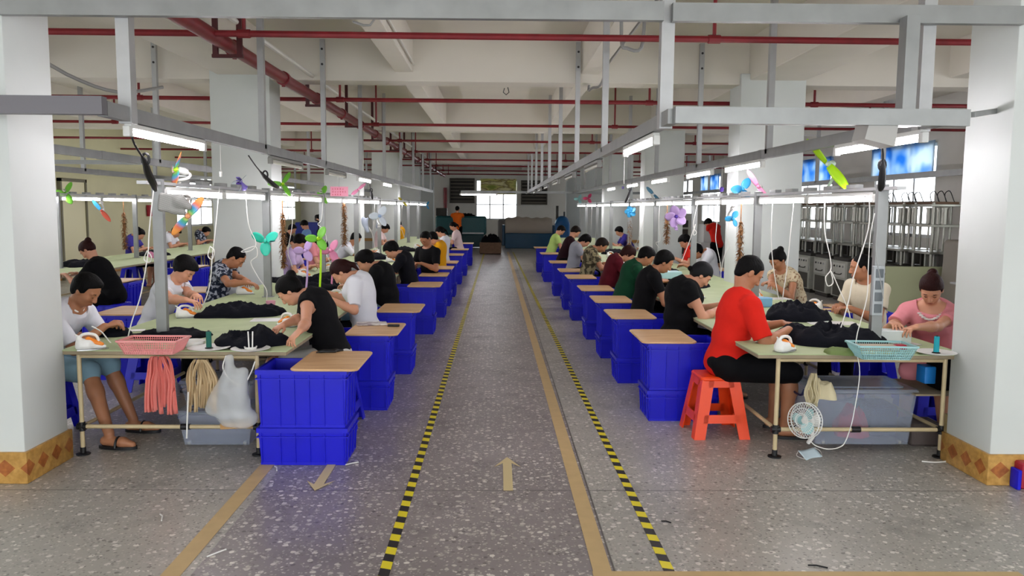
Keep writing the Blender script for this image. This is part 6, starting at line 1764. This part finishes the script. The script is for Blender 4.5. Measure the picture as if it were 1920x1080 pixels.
# ---------------------------------------------------------------- end wall: posters, louvre fans, window print
def far(px0, py0, px1, py1, y): a = at_y(px0, py0, y); b = at_y(px1, py1, y); return a.x, b.x, b.z, a.z
x0, x1, z0, z1 = far(901, 335, 968, 365, YB - .01)
m = bpy.data.materials.new('landscape_print'); m.use_nodes = True; nt = m.node_tree; B = nt.nodes['Principled BSDF']; tc = nt.nodes.new('ShaderNodeTexCoord'); n1 = nt.nodes.new('ShaderNodeTexNoise'); n1.inputs['Scale'].default_value = 2.2; n1.inputs['Detail'].default_value = 6
mp = nt.nodes.new('ShaderNodeMapping'); mp.inputs['Scale'].default_value = (.7, 1, 2.2); nt.links.new(tc.outputs['Object'], mp.inputs[0]); nt.links.new(mp.outputs[0], n1.inputs[0])
r1 = nt.nodes.new('ShaderNodeValToRGB'); r1.color_ramp.elements.new(.5); r1.color_ramp.elements.new(.56)
for e, (pp, cc) in zip(r1.color_ramp.elements, ((.35, '#8c9a3a'), (.47, '#d6cf7a'), (.53, '#7e6a32'), (.62, '#e6dfa8'))): e.position = pp; e.color = srgb(cc)
nt.links.new(n1.outputs[0], r1.inputs[0]); nt.links.new(r1.outputs[0], B.inputs['Base Color'])
M_PRINT = m
m = MB(); m.box(x0, YB - .02, z0, x1, YB - .001, z1); tag(m.build('landscape_print', M_PRINT, smooth=False), 'yellow green landscape print over the end wall window', 'print')
def louvre(px0, py0, px1, py1, label):
    x0, x1, z0, z1 = far(px0, py0, px1, py1, YB - .1)
    r = empty('exhaust_fan', ((x0 + x1) / 2, YB - .12, (z0 + z1) / 2), 0, label, 'exhaust fan'); w, h_ = (x1 - x0) / 2, (z1 - z0) / 2
    m = MB()
    for a in ((-w, -h_, w, -h_ + .05), (-w, h_ - .05, w, h_), (-w, -h_, -w + .05, h_), (w - .05, -h_, w, h_)): m.box(a[0], -.06, a[1], a[2], .10, a[3])
    m.build('frame', mat('dull_frame', '#5b564e', .6), r, smooth=False)
    m = MB(); m.box(-w + .05, .02, -h_ + .05, w - .05, .04, h_ - .05); m.build('back', mat('dark_grid', '#2c2824', .7), r, smooth=False)
    n = 7
    for k in range(n):
        z = -h_ + .1 + (2 * h_ - .2) * k / (n - 1)
        MB().bar((-w + .05, 0, z), (w - .05, 0, z), .012, .05).build('slat', mat('slat_grey', '#6d665c', .6), r, smooth=False)
    m = MB(); m.lathe([(.16, -.02), (.16, .02), (0, .02)], n=16, M=Matrix.Rotation(math.pi / 2, 4, 'X')); m.build('hub', mat('dark_iron', '#3d3a35'), r)
louvre(843, 334, 890, 381, 'large dark louvred exhaust fan on the end wall left of the window')
louvre(977, 338, 1026, 384, 'large dark louvred exhaust fan on the end wall right of the window')
# teal machine, blue machine, cart, pump
M_TEAL = mat('teal_paint', '#1f5a5e', .4, var=.08); M_TEALD = mat('dark_teal', '#163f44', .45); M_BLUEM = mat('machine_blue', '#1f4f6e', .4, var=.06)
r = empty('cutting_machine', (0, 33.0, 0), 0, 'long teal machine at the end of the hall behind the man in orange', 'machine')
x0 = at_y(818, 430, 33).x; x1 = at_y(912, 430, 33).x; zt = at_y(860, 405, 33).z
m = MB(); m.bbox(x0, -.5, .55, x1, .5, zt, .12); m.build('upper_body', M_TEAL, r)
m = MB(); m.bbox(x0 + .9, -.4, .06, x1 - .1, .4, .55, .03); m.build('base_cabinet', M_TEALD, r)
m = MB(); m.bbox(x0 + .1, -.42, .02, x0 + .5, .42, .55, .03); m.build('side_foot', M_TEALD, r)
m = MB(); m.bar((x0 + .9, -.52, .62), (x1 - .1, -.52, .62), .04, .06); m.build('front_bar', M_STEEL2, r)
m = MB(); m.bbox(x0 + .0, -.2, zt, x0 + .45, .1, zt + .32, .03); m.build('control_box', M_DARKM, r)
heap((x1 - .8, 33.0), (.35, .2, .12), 'dark clothes lying on the teal machine', M_BLKC, 60, h=.03, z0=zt)
r = empty('blue_machine', (0, 33.5, 0), 0, 'wide blue machine draped with a cream cover at the end of the hall', 'machine')
x0 = at_y(947, 430, 33.5).x; x1 = at_y(1034, 430, 33.5).x; zt = at_y(990, 406, 33.5).z
m = MB(); m.bbox(x0, -.6, .0, x1, .6, .62, .05); m.build('base', M_BLUEM, r)
m = MB()
def cov(u, v):
    x = x0 + (x1 - x0) * (.0 + 1.0 * u); a = v * math.pi
    return (x, -.55 * math.cos(a), .60 + (zt - .62) * math.sin(a) ** .5 * (.9 + .1 * math.sin(u * 3.1)) + .02 * math.sin(u * 30) * math.sin(a) + .03 * math.sin(u * 8))
m.grid(40, 14, cov); o = m.build('cover', mat('dust_cover', '#bfb3a4', .8, bump=.2), r); md = o.modifiers.new('t', 'SOLIDIFY'); md.thickness = .01
for xe in (x1, x0 - .12): MB().bbox(xe, -.4, .1, xe + .12, .4, .95, .03).build('end_plate', M_BLUEM, r)
xp = at_y(1054, 420, 31.5).x
r = empty('dust_collector', (xp, 31.5, 0), 0, 'rounded blue machine with a dark upright cylinder by the right tables', 'machine')
zt = at_y(1050, 404, 31.5).z
F = Field(.02); F.box((0, 0, .55), np.eye(3), [.28, .3, .55], .08); F.cone((0, -.1, 1.1), (0, .15, 1.1), .26, .26, .1); F.cut(lambda P: .01 - P[2]); link('housing', F.mesh('housing', mat('bright_machine_blue', '#1c5f9a', .4)), r)
m = MB(); m.tube([(-.20, 0, 1.1), (-.20, 0, 1.75)], .06, 12); m.build('chimney', M_DARKM, r)
m = MB(); m.tube([(.08, 0, 1.2), (.08, 0, 1.52)], .035, 12); m.build('pipe', M_DARKM, r)
m = MB(); xa = at_y(899, 460, 28.5).x; xb = at_y(940, 460, 28.5).x
m.bbox(-(xb - xa) / 2, -.3, .02, (xb - xa) / 2, .3, .42, .04); tag(m.build('cardboard_bin', mat('brown_sack', '#5d4634', .8, var=.15), None, ((xa + xb) / 2, 28.8, 0)), 'brown bin standing in the aisle end holding black garments', 'bin')
heap(((xa + xb) / 2, 28.8), (.38, .28, .30), 'pile of black garments in the brown bin at the aisle end', M_BLKC, 61, h=.02, z0=.415)
m = MB(); m.bbox(-.2, -.2, 0, .2, .2, 1.15, .15); tag(m.build('padded_chair', mat('grey_chair', '#8a8583', .7), None, (at_y(942, 430, 35.5).x, 35.6, 0)), 'grey rounded thing standing below the end wall window', 'cabinet')
# red fire riser on the end wall
m = MB(); xr_ = at_y(835, 420, YB - .2).x; m.tube([(xr_, YB - .2, 0.0), (xr_, YB - .2, 2.6)], .09, 10); tag(m.build('fire_riser', M_RED), 'upright red pipe at the left of the end wall', 'pipe')
# blue bin top by standing person
m = MB(); m.bbox(-.62, -.4, 0, .62, .4, 1.15, .05); q = at_y(587, 410, 25.0); tag(m.build('blue_bin', mat('royal_blue', '#26348f', .5), None, (q.x, 25.6, 0)), 'large royal blue bin beside the person standing in black', 'bin')
# left wall: door panels and shelf
for i, (y0, y1, c_) in enumerate(((11.9, 13.2, '#dfe0a8'), (17.6, 18.6, '#e6e3bd'))):
    r = bpy.data.objects.new('door_%d' % i, None); COL.objects.link(r); r['kind'] = 'structure'
    m = MB(); m.box(XL, y0, 0.0, XL + .05, y1, 2.15); m.build('door_leaf', mat('door_yellow_%d' % i, c_, .5), r, smooth=False)
    m = MB()
    for a, b in ((y0 - .06, y0), (y1, y1 + .06)): m.box(XL, a, 0, XL + .08, b, 2.22)
    m.box(XL, y0 - .06, 2.15, XL + .08, y1 + .06, 2.22); m.build('door_frame', mat('door_trim', '#6f6c55', .5), r, smooth=False)
r = empty('shelf_rack', (-8.3, 13.6, 0), 0, 'light metal shelf rack standing before the green left wall', 'shelf')
for z in (.3, .75, 1.15): MB().bbox(-.5, -.25, z, .5, .25, z + .025, .005).build('shelf_board', M_STEEL2, r)
for sx in (-.48, .48):
    for sy in (-.23, .23): MB().bar((sx, sy, 0), (sx, sy, 1.16), .03, .03).build('leg', M_STEEL2, r)
# fire extinguisher cabinets like red boxes on far left
m = MB(); m.bbox(-.12, -.04, 0, .12, .04, .30, .01); tag(m.build('notice_box', mat('crimson_plastic', '#a51f33'), None, (XL + .06, 22.0, 1.35), math.pi / 2), 'small red box mounted on the green left wall', 'box')
